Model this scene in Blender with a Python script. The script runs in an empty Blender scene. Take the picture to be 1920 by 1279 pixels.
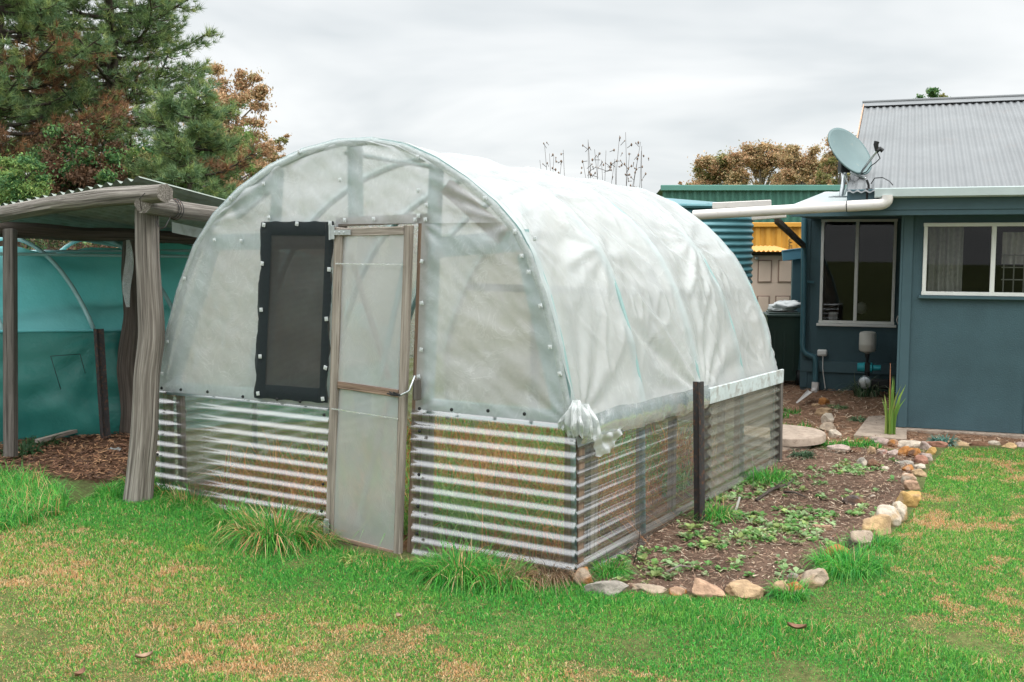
import bpy, math, random
import numpy as np
from mathutils import Vector, noise as mnoise

random.seed(7)
RNG = np.random.default_rng(11)
SC = bpy.context.scene
COL = SC.collection
R = math.radians

# ------------------------------------------------------------------ camera, sky, sun
F, HZ, EYE = 2000.0, 450.0, 1.8
PITCH = math.atan((639.5 - HZ) / F)
cam = bpy.data.cameras.new('camera')
cam.sensor_width = 36.0
cam.lens = F / 1920 * 36
cam.clip_start, cam.clip_end = 0.1, 2000
camo = bpy.data.objects.new('camera', cam)
COL.objects.link(camo)
camo.location = (0, 0, EYE)
camo.rotation_euler = (math.pi / 2 - PITCH, 0, 0)
SC.camera = camo

SUN_EL, SUN_AZ = R(52), R(118)          # azimuth clockwise from +Y (camera forward)
W = bpy.data.worlds.new('World')
SC.world = W
W.use_nodes = True
nt = W.node_tree
nt.nodes.clear()
def wn(t, **k):
    n = nt.nodes.new(t)
    for a, b in k.items():
        setattr(n, a, b)
    return n
wo = wn('ShaderNodeOutputWorld')
bg = wn('ShaderNodeBackground')
bg.inputs['Strength'].default_value = 0.1
sky = wn('ShaderNodeTexSky', sky_type='NISHITA', sun_disc=False, sun_elevation=SUN_EL, sun_rotation=SUN_AZ)
tc = wn('ShaderNodeTexCoord')
sep = wn('ShaderNodeSeparateXYZ')
nt.links.new(tc.outputs['Generated'], sep.inputs[0])
def wm(op, a, b=None, c=None):
    n = wn('ShaderNodeMath', operation=op)
    for i, x in enumerate((a, b, c)):
        if x is None:
            continue
        if isinstance(x, (int, float)):
            n.inputs[i].default_value = x
        else:
            nt.links.new(x, n.inputs[i])
    return n.outputs[0]
zc = wm('MAXIMUM', sep.outputs['Z'], 0.0)
den = wm('ADD', zc, 0.16)
cmb = wn('ShaderNodeCombineXYZ')
nt.links.new(wm('DIVIDE', sep.outputs['X'], den), cmb.inputs[0])
nt.links.new(wm('DIVIDE', sep.outputs['Y'], den), cmb.inputs[1])
cn = wn('ShaderNodeTexNoise')
cn.inputs['Scale'].default_value = 0.85
cn.inputs['Detail'].default_value = 4.5
cn.inputs['Roughness'].default_value = 0.5
cn.inputs['Distortion'].default_value = 0.35
nt.links.new(cmb.outputs[0], cn.inputs['Vector'])
cr = wn('ShaderNodeValToRGB')
cr.color_ramp.elements[0].position = 0.36
cr.color_ramp.elements[0].color = (6.15, 6.55, 6.75, 1)
cr.color_ramp.elements[1].position = 0.62
cr.color_ramp.elements[1].color = (8.7, 8.85, 8.85, 1)
nt.links.new(cn.outputs[0], cr.inputs[0])
# an overcast sky is brighter overhead than at the horizon
mr = wn('ShaderNodeMapRange', interpolation_type='SMOOTHSTEP')
mr.inputs[1].default_value, mr.inputs[2].default_value = 0.26, 0.75
mr.inputs[3].default_value, mr.inputs[4].default_value = 1.0, 3.6
nt.links.new(sep.outputs['Z'], mr.inputs[0])
vm = wn('ShaderNodeVectorMath', operation='SCALE')
nt.links.new(cr.outputs[0], vm.inputs[0])
nt.links.new(mr.outputs[0], vm.inputs['Scale'])
mx = wn('ShaderNodeMix', data_type='RGBA')
mx.inputs['Factor'].default_value = 0.94
nt.links.new(sky.outputs[0], mx.inputs['A'])
nt.links.new(vm.outputs[0], mx.inputs['B'])
nt.links.new(mx.outputs['Result'], bg.inputs['Color'])
nt.links.new(bg.outputs[0], wo.inputs[0])

sl = bpy.data.lights.new('sun', 'SUN')
sl.energy = 1.5
sl.angle = R(14)
sl.color = (1, 0.96, 0.9)
so = bpy.data.objects.new('sun', sl)
COL.objects.link(so)
so.location = (8, -6, 14)
so.rotation_euler = (math.pi / 2 - SUN_EL, 0, math.pi - SUN_AZ)
sd = Vector((math.sin(SUN_AZ) * math.cos(SUN_EL), math.cos(SUN_AZ) * math.cos(SUN_EL), math.sin(SUN_EL)))
so.rotation_euler = sd.to_track_quat('Z', 'Y').to_euler()
SC.view_settings.view_transform = 'Standard'
SC.view_settings.look = 'None'
SC.view_settings.exposure = 0.28
SC.view_settings.gamma = 1.0
SC.cycles.max_bounces = 10
SC.cycles.transparent_max_bounces = 24
SC.cycles.diffuse_bounces = 4
SC.cycles.caustics_reflective = False
SC.cycles.caustics_refractive = False

# ------------------------------------------------------------------ survey helpers
CP = np.array([0, 0, EYE])
_FW = np.array([0, math.cos(PITCH), -math.sin(PITCH)])
_UP = np.array([0, math.sin(PITCH), math.cos(PITCH)])
def ray(px, py):
    return np.array([(px - 960) / F, 0, 0]) + _FW + _UP * ((639.5 - py) / F)
def at(px, py, z=-0.1):
    r = ray(px, py)
    return CP + r * ((z - EYE) / r[2])
def on(px, py, o, n):
    r = ray(px, py)
    return CP + r * (((np.array(o) - CP) @ n) / (r @ n))
def dep(px, py, d):
    return CP + ray(px, py) * d
def sst(a, b, x):
    t = np.clip((x - a) / (b - a), 0, 1)
    return t * t * (3 - 2 * t)
def gz(x, y):
    x = np.asarray(x, float); y = np.asarray(y, float)
    z = -0.1 + 0.1 * (1 - sst(-2.7, -1.2, x))
    z = z + 0.012 * np.sin(x * 1.7 + y * .6) * np.cos(y * 1.3 - x * .4)
    bed = sst(0.5, 1.6, x) * sst(5.2, 6.3, y) * (1 - sst(9.2, 10.5, y)) * (1 - sst(3.4, 4.0, x))
    return z + 0.02 * bed
def inpoly(P, poly):
    x, y = P[:, 0], P[:, 1]
    r = np.zeros(len(P), bool)
    n = len(poly)
    for i in range(n):
        x1, y1 = poly[i][:2]; x2, y2 = poly[(i + 1) % n][:2]
        c = ((y1 > y) != (y2 > y)) & (x < (x2 - x1) * (y - y1) / (y2 - y1 + 1e-12) + x1)
        r ^= c
    return r
def vnoise(P, scale, seed=0):
    """cheap smooth value noise in 2-D, -1..1"""
    g = np.random.default_rng(seed).uniform(-1, 1, (64, 64))
    q = np.asarray(P)[:, :2] * scale + 1000
    i = np.floor(q).astype(int); f = q - i
    f = f * f * (3 - 2 * f)
    a = g[i[:, 0] % 64, i[:, 1] % 64]; b = g[(i[:, 0] + 1) % 64, i[:, 1] % 64]
    c = g[i[:, 0] % 64, (i[:, 1] + 1) % 64]; d = g[(i[:, 0] + 1) % 64, (i[:, 1] + 1) % 64]
    return (a * (1 - f[:, 0]) + b * f[:, 0]) * (1 - f[:, 1]) + (c * (1 - f[:, 0]) + d * f[:, 0]) * f[:, 1]
def fbm(P, scale, seed=0, o=3):
    r = 0; a = 1; s = 0
    for k in range(o):
        r = r + a * vnoise(P, scale * 2 ** k, seed + k); s += a; a *= .55
    return r / s

# ------------------------------------------------------------------ mesh builder
class MB:
    def __init__(s):
        s.v = []; s.f = []; s.tc = []; s.col = None
    def add(s, vs, fs, tc=None):
        o = len(s.v)
        vs = [tuple(map(float, x)) for x in vs]
        s.v += vs
        s.f += [tuple(i + o for i in q) for q in fs]
        s.tc += [tuple(map(float, x)) for x in tc] if tc is not None else vs
        return s
    def box(s, c, size, X=(1, 0, 0), Y=(0, 1, 0), Z=(0, 0, 1), bev=0.0):
        c = np.array(c, float); X, Y, Z = (np.array(a, float) for a in (X, Y, Z))
        h = np.array(size, float) / 2
        off = random.uniform(0, 20)
        def P(a, b, d): return c + X * a + Y * b + Z * d
        b = min(bev, h.min() * .45)
        ax = int(np.argmax(h))
        vs = []; fs = []; tcs = []
        def T(a, bb, d):
            q = [a, bb, d]
            al = q.pop(ax)
            return (q[0] + off, q[1] + off, al + off)
        if b <= 0:
            for i in (-1, 1):
                for j in (-1, 1):
                    for k in (-1, 1):
                        p = (i * h[0], j * h[1], k * h[2]); vs.append(P(*p)); tcs.append(T(*p))
            fs = [(0, 1, 3, 2), (4, 6, 7, 5), (0, 4, 5, 1), (2, 3, 7, 6), (0, 2, 6, 4), (1, 5, 7, 3)]
        else:
            idx = {}
            for i in (-1, 1):
                for j in (-1, 1):
                    for k in (-1, 1):
                        for a in range(3):
                            q = [i * (h[0] - b), j * (h[1] - b), k * (h[2] - b)]
                            q[a] = (i, j, k)[a] * h[a]
                            idx[(i, j, k, a)] = len(vs)
                            vs.append(P(*q)); tcs.append(T(*q))
            for a in range(3):
                o1, o2 = [x for x in range(3) if x != a]
                for sg in (-1, 1):
                    q = []
                    for s1, s2 in ((-1, -1), (1, -1), (1, 1), (-1, 1)):
                        w = [0, 0, 0]; w[a] = sg; w[o1] = s1; w[o2] = s2
                        q.append(idx[(*w, a)])
                    fs.append(tuple(q))
            for a in range(3):                         # edges along axis a
                o1, o2 = [x for x in range(3) if x != a]
                for s1 in (-1, 1):
                    for s2 in (-1, 1):
                        q = []
                        for sg, w_ in ((-1, o1), (1, o1), (1, o2), (-1, o2)):
                            w = [0, 0, 0]; w[a] = sg; w[o1] = s1; w[o2] = s2
                            q.append(idx[(*w, w_)])
                        fs.append(tuple(q))
            for i in (-1, 1):
                for j in (-1, 1):
                    for k in (-1, 1):
                        fs.append((idx[(i, j, k, 0)], idx[(i, j, k, 1)], idx[(i, j, k, 2)]))
        return s.add(vs, fs, tcs)
    def bar(s, a, b, w, t, up=(0, 0, 1), bev=0.0):
        """box from a to b, w wide (sideways), t thick (along up)"""
        a = np.array(a, float); b = np.array(b, float)
        d = b - a; L = np.linalg.norm(d); d /= L
        up = np.array(up, float)
        sd_ = np.cross(d, up); sd_ /= np.linalg.norm(sd_)
        u2 = np.cross(sd_, d)
        return s.box((a + b) / 2, (L, w, t), d, sd_, u2, bev)
    def tube(s, pts, r, n=8, cap=True, rough=0.0, seed=0, flut=0):
        pts = [np.array(p, float) for p in pts]
        m = len(pts)
        rs = list(r) if hasattr(r, '__len__') else [r] * m
        vs = []; fs = []; tcs = []
        al = 0.0
        off = random.uniform(0, 30)
        prev = None
        for i in range(m):
            d = pts[min(i + 1, m - 1)] - pts[max(i - 1, 0)]
            d = d / (np.linalg.norm(d) + 1e-9)
            if prev is None:
                ref = np.array([0, 0, 1.]) if abs(d[2]) < .9 else np.array([1., 0, 0])
            else:
                ref = prev
            a = ref - d * (ref @ d); a /= np.linalg.norm(a) + 1e-9
            b = np.cross(d, a); prev = a
            if i: al += np.linalg.norm(pts[i] - pts[i - 1])
            for k in range(n):
                t = 2 * math.pi * k / n
                rr = rs[i]
                if rough:
                    rr *= 1 + rough * mnoise.noise((math.cos(t) * 2.2 + seed, math.sin(t) * 2.2 + off, al * 2.0)) \
                            + flut * mnoise.noise((math.cos(t) * 6 + seed, math.sin(t) * 6, al * .8))
                vs.append(pts[i] + (a * math.cos(t) + b * math.sin(t)) * rr)
                tcs.append((math.cos(t) * .1 + off, math.sin(t) * .1, al))
        for i in range(m - 1):
            for k in range(n):
                fs.append((i * n + k, i * n + (k + 1) % n, (i + 1) * n + (k + 1) % n, (i + 1) * n + k))
        if cap:
            fs.append(tuple(range(n - 1, -1, -1)))
            fs.append(tuple((m - 1) * n + k for k in range(n)))
        return s.add(vs, fs, tcs)
    def lathe(s, prof, c=(0, 0, 0), n=24, axis='z'):
        vs = []; fs = []
        for r_, z in prof:
            for k in range(n):
                t = 2 * math.pi * k / n
                p = (r_ * math.cos(t), r_ * math.sin(t), z)
                if axis == 'x': p = (p[2], p[0], p[1])
                if axis == 'y': p = (p[0], p[2], p[1])
                vs.append((p[0] + c[0], p[1] + c[1], p[2] + c[2]))
        for i in range(len(prof) - 1):
            for k in range(n):
                fs.append((i * n + k, i * n + (k + 1) % n, (i + 1) * n + (k + 1) % n, (i + 1) * n + k))
        fs.append(tuple(range(n - 1, -1, -1)))
        fs.append(tuple((len(prof) - 1) * n + k for k in range(n)))
        return s.add(vs, fs)
    def grid(s, G, tc=None):
        """G: rows x cols x 3"""
        G = np.asarray(G, float); m, n = G.shape[:2]
        fs = [(i * n + j, i * n + j + 1, (i + 1) * n + j + 1, (i + 1) * n + j) for i in range(m - 1) for j in range(n - 1)]
        return s.add(G.reshape(-1, 3), fs, None if tc is None else np.asarray(tc).reshape(-1, 3))
    def corr(s, O, A, B, N, la, lb, pitch=.076, amp=.009, na=8, sub=8, ph=0.0):
        """corrugated sheet: corrugations run along A (length la), wave along B (length lb)"""
        O, A, B, N = (np.array(x, float) for x in (O, A, B, N))
        nb = int(lb / pitch * sub) + 1
        G = np.zeros((nb + 1, na + 1, 3))
        for i in range(nb + 1):
            b = lb * i / nb
            w = amp * math.sin(2 * math.pi * b / pitch + ph)
            for j in range(na + 1):
                G[i, j] = O + A * (la * j / na) + B * b + N * w
        return s.grid(G)
    def build(s, name, mat, parent=None, smooth=False, loc=None):
        me = bpy.data.meshes.new(name)
        me.from_pydata(s.v, [], s.f)
        a = me.attributes.new('tc', 'FLOAT_VECTOR', 'POINT')
        a.data.foreach_set('vector', np.array(s.tc, np.float32).ravel())
        if s.col is not None:
            ca = me.attributes.new('Col', 'FLOAT_COLOR', 'POINT')
            ca.data.foreach_set('color', np.asarray(s.col, np.float32).ravel())
        if smooth:
            me.polygons.foreach_set('use_smooth', [True] * len(me.polygons))
            if smooth == 'auto':
                me.set_sharp_from_angle(angle=R(40))
        me.materials.append(mat)
        me.update()
        o = bpy.data.objects.new(name, me)
        COL.objects.link(o)
        if parent is not None: o.parent = parent
        if loc is not None: o.location = loc
        return o

def raw_mesh(name, V, quads=None, tris=None, col=None, mat=None, parent=None, smooth=False):
    me = bpy.data.meshes.new(name)
    V = np.asarray(V, np.float32)
    me.vertices.add(len(V)); me.vertices.foreach_set('co', V.ravel())
    nq = 0 if quads is None else len(quads); ntr = 0 if tris is None else len(tris)
    parts = []
    if nq: parts.append(np.asarray(quads, np.int32).ravel())
    if ntr: parts.append(np.asarray(tris, np.int32).ravel())
    li = np.concatenate(parts)
    me.loops.add(len(li)); me.loops.foreach_set('vertex_index', li)
    me.polygons.add(nq + ntr)
    st = np.concatenate([np.arange(nq) * 4, nq * 4 + np.arange(ntr) * 3]).astype(np.int32)
    me.polygons.foreach_set('loop_start', st)
    if smooth: me.polygons.foreach_set('use_smooth', np.ones(nq + ntr, bool))
    me.update(calc_edges=True)
    if col is not None:
        c = np.ones((len(V), 4), np.float32); c[:, :3] = col
        a = me.attributes.new('Col', 'FLOAT_COLOR', 'POINT'); a.data.foreach_set('color', c.ravel())
    me.materials.append(mat)
    o = bpy.data.objects.new(name, me); COL.objects.link(o)
    if parent is not None: o.parent = parent
    return o

def tag(o, label=None, cat=None, group=None, kind=None):
    if label: o['label'] = label
    if cat: o['category'] = cat
    if group: o['group'] = group
    if kind: o['kind'] = kind
    return o
def thing(name, label, cat, loc=(0, 0, 0), rz=0.0, group=None):
    o = bpy.data.objects.new(name, None); COL.objects.link(o)
    o.empty_display_size = .2
    o.location = loc; o.rotation_euler = (0, 0, rz)
    return tag(o, label, cat, group)

# ------------------------------------------------------------------ materials
class M:
    def __init__(s, name):
        s.m = bpy.data.materials.new(name); s.m.use_nodes = True
        s.t = s.m.node_tree; s.t.nodes.clear()
        s.out = s.n('ShaderNodeOutputMaterial')
    def n(s, t, **k):
        x = s.t.nodes.new(t)
        for a, b in k.items(): setattr(x, a, b)
        return x
    def l(s, a, b): s.t.links.new(a, b)
    def co(s, kind='Object', scale=(1, 1, 1)):
        if kind == 'tc':
            c = s.n('ShaderNodeAttribute', attribute_name='tc').outputs['Vector']
        else:
            c = s.n('ShaderNodeTexCoord').outputs[kind]
        mp = s.n('ShaderNodeMapping'); mp.inputs['Scale'].default_value = scale
        s.l(c, mp.inputs[0]); return mp.outputs[0]
    def noise(s, co, scale=5, det=4, rough=.5, dist=0):
        x = s.n('ShaderNodeTexNoise')
        x.inputs['Scale'].default_value = scale; x.inputs['Detail'].default_value = det
        x.inputs['Roughness'].default_value = rough; x.inputs['Distortion'].default_value = dist
        s.l(co, x.inputs['Vector']); return x.outputs[0]
    def ramp(s, fac, stops):
        r = s.n('ShaderNodeValToRGB'); e = r.color_ramp.elements
        while len(e) < len(stops): e.new(.5)
        for q, (p, c) in zip(e, stops):
            q.position = p; q.color = (*c, 1) if hasattr(c, '__len__') else (c, c, c, 1)
        s.l(fac, r.inputs[0]); return r.outputs[0]
    def mix(s, f, a, b, mode='MIX'):
        x = s.n('ShaderNodeMix', data_type='RGBA', blend_type=mode)
        for k, v_ in (('Factor', f), ('A', a), ('B', b)):
            if isinstance(v_, (int, float)): x.inputs[k].default_value = v_
            elif isinstance(v_, tuple): x.inputs[k].default_value = (*v_, 1)
            else: s.l(v_, x.inputs[k])
        return x.outputs['Result']
    def math(s, op, a, b=0.0):
        x = s.n('ShaderNodeMath', operation=op, use_clamp=False)
        for i, v_ in enumerate((a, b)):
            if isinstance(v_, (int, float)): x.inputs[i].default_value = v_
            else: s.l(v_, x.inputs[i])
        return x.outputs[0]
    def bump(s, h, dist=.01, strength=.5):
        b = s.n('ShaderNodeBump'); b.inputs['Distance'].default_value = dist; b.inputs['Strength'].default_value = strength
        s.l(h, b.inputs['Height']); return b.outputs[0]
    def pr(s, col, rough=.6, metal=0, normal=None, spec=.5):
        p = s.n('ShaderNodeBsdfPrincipled')
        for k, v_ in (('Base Color', col), ('Roughness', rough), ('Metallic', metal), ('Specular IOR Level', spec)):
            if isinstance(v_, (int, float)): p.inputs[k].default_value = v_
            elif isinstance(v_, tuple): p.inputs[k].default_value = (*v_, 1)
            else: s.l(v_, p.inputs[k])
        if normal is not None: s.l(normal, p.inputs['Normal'])
        return p.outputs[0]
    def sh(s, t, col=None, rough=None, normal=None):
        x = s.n(t)
        if col is not None:
            if isinstance(col, tuple): x.inputs['Color'].default_value = (*col, 1)
            else: s.l(col, x.inputs['Color'])
        if rough is not None: x.inputs['Roughness'].default_value = rough
        if normal is not None: s.l(normal, x.inputs['Normal'])
        return x.outputs[0]
    def ms(s, f, a, b):
        x = s.n('ShaderNodeMixShader')
        if isinstance(f, (int, float)): x.inputs[0].default_value = f
        else: s.l(f, x.inputs[0])
        s.l(a, x.inputs[1]); s.l(b, x.inputs[2]); return x.outputs[0]
    def done(s, sh):
        s.l(sh, s.out.inputs[0]); return s.m

def mat_paint(name, c, rough=.55, var=.12, scale=3, bump=.0, bscale=60, dirt=None, metal=0, spec=.4, co='Object'):
    m = M(name); q = m.co(co)
    n1 = m.noise(q, scale, 5, .6)
    lo = tuple(x * (1 - var) for x in c); hi = tuple(min(1, x * (1 + var)) for x in c)
    col = m.ramp(n1, [(.3, lo), (.7, hi)])
    if dirt:
        n2 = m.noise(q, scale * 2.3, 6, .65, .4)
        col = m.mix(m.ramp(n2, [(dirt[1], 0.0), (dirt[1] + .16, dirt[2])]), col, dirt[0])
    nm = m.bump(m.noise(q, bscale, 3, .6), .004, bump) if bump else None
    return m.done(m.pr(col, rough, metal, nm, spec))

def mat_wood(name, dark, mid, light, sc=1.0, rough=.8, bump=.7):
    m = M(name)
    q = m.co('tc', (60 * sc, 60 * sc, 1.6 * sc)); q2 = m.co('tc', (6 * sc, 6 * sc, 1.5 * sc))
    g = m.noise(q, 1, 6, .65, .25); b = m.noise(q2, 1, 4, .6, .3)
    q3 = m.co('tc', (75 * sc, 75 * sc, 1.2 * sc)); g3 = m.noise(q3, 1, 3, .5)
    col = m.ramp(g, [(.28, dark), (.47, mid), (.70, light)])
    col = m.mix(m.ramp(b, [(.35, .0), (.7, .55)]), col, tuple(x * .55 for x in mid))
    col = m.mix(m.ramp(g3, [(.30, .8), (.40, 0.0)]), col, tuple(x * .4 for x in dark))
    h = m.math('ADD', g, m.math('MULTIPLY', m.ramp(g3, [(.3, 0.0), (.42, 1.0)]), .6))
    return m.done(m.pr(col, rough, 0, m.bump(h, .012, bump), .25))

def mat_film(name, milk_lo, milk_hi, tint=(.80, .84, .83), trans=.5, gl=.14, rough=.22, sc=3.0, bump=.5, stretch=(1, 1, 1), cream=.09, fres=.55, clear=(.95, .97, .96)):
    """polythene film: see-through, milky and shiny in varying shares"""
    m = M(name); q = m.co('Object', stretch)
    n1 = m.noise(q, sc, 5, .6, .5); n2 = m.noise(q, sc * 4.1, 6, .65, 1.6); n3 = m.noise(q, sc * 1.7, 4, .6, 2.2)
    cre = m.ramp(n3, [(.455, 0.0), (.492, 1.0), (.53, 0.0)])
    cre = m.math('MULTIPLY', cre, m.ramp(n1, [(.42, 0.0), (.62, 1.0)]))
    mk = m.ramp(m.math('ADD', m.math('MULTIPLY', n1, .65), m.math('MULTIPLY', n2, .35)), [(.32, milk_lo), (.68, milk_hi)])
    mk = m.math('MINIMUM', m.math('ADD', mk, m.math('MULTIPLY', cre, cream)), 1.0)  # whiter streaks paint wrinkle highlights into the milkiness
    nm = m.bump(m.math('ADD', m.math('MULTIPLY', n2, .7), m.math('MULTIPLY', cre, cream * 4)), .012, bump)
    dif = m.ms(trans, m.sh('ShaderNodeBsdfDiffuse', tint, None, nm), m.sh('ShaderNodeBsdfTranslucent', tint))
    base = m.ms(mk, m.sh('ShaderNodeBsdfTransparent', clear), dif)
    lw = m.n('ShaderNodeLayerWeight'); lw.inputs['Blend'].default_value = .35
    m.l(nm, lw.inputs['Normal'])
    fac = m.math('ADD', m.math('MULTIPLY', lw.outputs['Fresnel'], fres), gl * .4)
    return m.done(m.ms(fac, base, m.sh('ShaderNodeBsdfGlossy', (1, 1, 1), rough, nm)))

def mat_col(name, rough=.6, trans=.3, tint=(1, 1, 1), spec=.25):
    """leaf-like material coloured by the mesh's own Col attribute"""
    m = M(name)
    c = m.n('ShaderNodeAttribute', attribute_name='Col').outputs['Color']
    d = m.pr(c, rough, 0, None, spec)
    if trans: d = m.ms(trans, d, m.sh('ShaderNodeBsdfTranslucent', c))
    return m.done(d)

MT = {}
MT['log'] = mat_wood('weathered_log', (.025, .02, .016), (.16, .14, .12), (.38, .35, .31), 1.0)
MT['logdark'] = mat_wood('dark_log', (.03, .024, .02), (.085, .068, .056), (.17, .14, .12), 1.0)
MT['timber'] = mat_wood('brown_timber', (.10, .062, .042), (.24, .16, .115), (.38, .28, .21), 1.2)
MT['greytimber'] = mat_wood('grey_timber', (.13, .105, .085), (.31, .265, .225), (.47, .42, .37), 1.2)
MT['paleside'] = mat_wood('pale_timber', (.20, .15, .11), (.40, .32, .25), (.55, .47, .40), 1.2)
MT['greybrown'] = mat_wood('sawn_post', (.055, .048, .043), (.13, .115, .10), (.22, .20, .18), 1.2)
MT['paintboard'] = mat_paint('white_painted_board', (.50, .56, .56), .55, .14, 5, .25, 40, ((.27, .25, .22), .47, .8))
MT['wash'] = mat_paint('whitewashed_timber', (.27, .42, .42), .6, .2, 6, .3, 40, ((.25, .27, .25), .54, .7))
MT['film_front'] = mat_film('front_film', .44, .62, (.86, .88, .89), .48, .08, .22, 2.6, .3, (1, 1, 1), .10, .55, (.97, .975, .965))
MT['film_cover'] = mat_film('cover_film', .56, .68, (.87, .905, .905), .52, .09, .22, 1.8, .3, (1, 1, 1), .08, .55, (.9, .95, .94))
MT['film_door'] = mat_film('door_film', .56, .68, (.66, .675, .69), .45, .06, .3, 2.2, .12, (1, 1, 1), .05, .18, (.97, .96, .94))
MT['film_back'] = mat_film('back_film', .72, .86, (.58, .48, .40), .5, .05, .5, 2, .2)
MT['film_loose'] = mat_film('loose_film', .35, .6, (.74, .77, .765), .4, .14, .2, 9, .6)
MT['film_bunch'] = mat_film('bunched_film', .42, .72, (.62, .65, .645), .4, .0, .35, 22, .4)
MT['hoop'] = mat_paint('hoop_pipe', (.24, .36, .35), .45, .1, 8)
MT['galv'] = mat_paint('galvanised_steel', (.50, .53, .54), .38, .18, 18, .0, 60, None, .7)
MT['washer'] = mat_paint('galvanised_washer', (.62, .65, .66), .4, .1, 30, .0, 60, None, .35)
MT['blackmetal'] = mat_paint('dark_steel', (.02, .021, .022), .5, .25, 20, .3, 80, None, .3)
MT['rustpost'] = mat_paint('dark_rusted_post', (.035, .032, .033), .65, .3, 14, .4, 80, ((.16, .065, .03), .52, .8))
MT['white_pvc'] = mat_paint('white_pvc', (.66, .62, .59), .35, .06, 3, .0, 60, ((.42, .36, .31), .60, .5))
MT['rust'] = mat_paint('rusty_cap', (.22, .09, .045), .8, .3, 30, .4, 90)
def mat_clear(name, milk, tint, gl=.55, blend=.42, clear=(.93, .95, .94), rough=.16):
    m = M(name); q = m.co('Object'); n1 = m.noise(q, 7, 5, .6, .5)
    mk = m.ramp(n1, [(.3, milk * .6), (.7, milk * 1.5)])
    dif = m.ms(.35, m.sh('ShaderNodeBsdfDiffuse', tint), m.sh('ShaderNodeBsdfTranslucent', tint))
    base = m.ms(mk, m.sh('ShaderNodeBsdfTransparent', clear), dif)
    lw = m.n('ShaderNodeLayerWeight'); lw.inputs['Blend'].default_value = blend
    fac = m.math('MULTIPLY', lw.outputs['Fresnel'], gl)
    return m.done(m.ms(fac, base, m.sh('ShaderNodeBsdfGlossy', (1, 1, 1), rough)))
MT['corr_clear'] = mat_clear('clear_corrugated', .06, (.82, .85, .84), 1.35, .50, (.985, .985, .975), .15)
MT['corr_aged'] = mat_clear('aged_corrugated', .30, (.56, .55, .47), 1.0, .48, (.86, .86, .78), .14)
def mat_mesh(name, col, through, sx, sz):
    m = M(name); q = m.co('Object')
    w1 = m.n('ShaderNodeTexWave', wave_type='BANDS', bands_direction='Z'); w1.inputs['Scale'].default_value = sz
    w1.inputs['Distortion'].default_value = .6
    m.l(q, w1.inputs['Vector'])
    n1 = m.noise(q, 4, 3, .5)
    f = m.math('ADD', m.math('MULTIPLY', w1.outputs[0], through * .7), m.math('MULTIPLY', n1, through * .9))
    d = m.pr(col, .8, 0, None, .2)
    return m.done(m.ms(f, d, m.sh('ShaderNodeBsdfTransparent', (1, 1, 1))))
MT['shademesh'] = mat_mesh('black_shade_mesh', (.035, .033, .031), .19, 1, 42)
MT['shadehem'] = mat_mesh('black_shade_hem', (.016, .022, .025), .10, 1, 42)  # folded hem, darkened in colour for the light its backing frame blocks

# ------------------------------------------------------------------ greenhouse
GA = R(31)
GO = at(1078, 1058, 0.0)
GU = np.array([math.cos(GA), -math.sin(GA), 0]); GV = np.array([math.sin(GA), math.cos(GA), 0])
GL = 3.67
def gf(px, py, v=0.0):
    """point of the front wall (or a plane v behind it) in greenhouse coordinates (u, z)"""
    q = on(px, py, GO + GV * v, GV) - GO
    return q @ GU, q[2]
def gs(px, py, u_=0.0):
    q = on(px, py, GO + GU * u_, GU) - GO
    return q @ GV, q[2]
def gl2w(u_, v, z):
    return GO + GU * u_ + GV * v + np.array([0, 0, z])

gh = thing('greenhouse', 'home-made arched polythene greenhouse with clear corrugated lower walls', 'greenhouse', tuple(GO), -GA)
prof_px = [(293, 740), (303, 650), (339, 519), (365, 450), (395, 404), (444, 355), (510, 302), (566, 278), (638, 258),
           (707, 253), (760, 268), (816, 291), (885, 335), (944, 389), (970, 424), (1000, 467), (1023, 535), (1049, 624), (1078, 785)]
PF = np.array([gf(*p) for p in prof_px])
# smooth the surveyed arch
def resample(P, n):
    for _ in range(2):
        Q = P.copy(); Q[1:-1] = .25 * P[:-2] + .5 * P[1:-1] + .25 * P[2:]; P = Q
    d = np.r_[0, np.cumsum(np.linalg.norm(np.diff(P, axis=0), axis=1))]
    t = np.linspace(0, d[-1], n)
    return np.c_[np.interp(t, d, P[:, 0]), np.interp(t, d, P[:, 1])]
NS = 230
PF = np.vstack([[PF[0][0] + .0, .66], PF, [-.002, .66]])
PFr = resample(PF, NS)
back_r = [(-1.282, 2.298), (-.929, 2.177), (-.605, 1.905), (-.371, 1.668), (-.221, 1.421), (-.118, 1.162), (-.02, .777), (-.005, .66)]
PB = np.array([(-3.37, .66), (-3.35, .80), (-3.22, 1.18), (-3.06, 1.50), (-2.88, 1.76), (-2.6, 2.0), (-2.3, 2.18), (-1.95, 2.28), (-1.6, 2.315)] + back_r)
PBr = resample(PB, NS)
def prof(v, off=0.0):
    t = v / GL
    P = PFr * (1 - t) + PBr * t
    # the ridge sags a little between the ends
    if off:
        d = np.gradient(P, axis=0); n = np.c_[-d[:, 1], d[:, 0]]; n /= np.linalg.norm(n, axis=1)[:, None]
        P = P + n * off          # outward = left of travel direction
    return P
HOOPS = [0.03, .95, 1.93, 2.85, 3.64]

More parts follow.
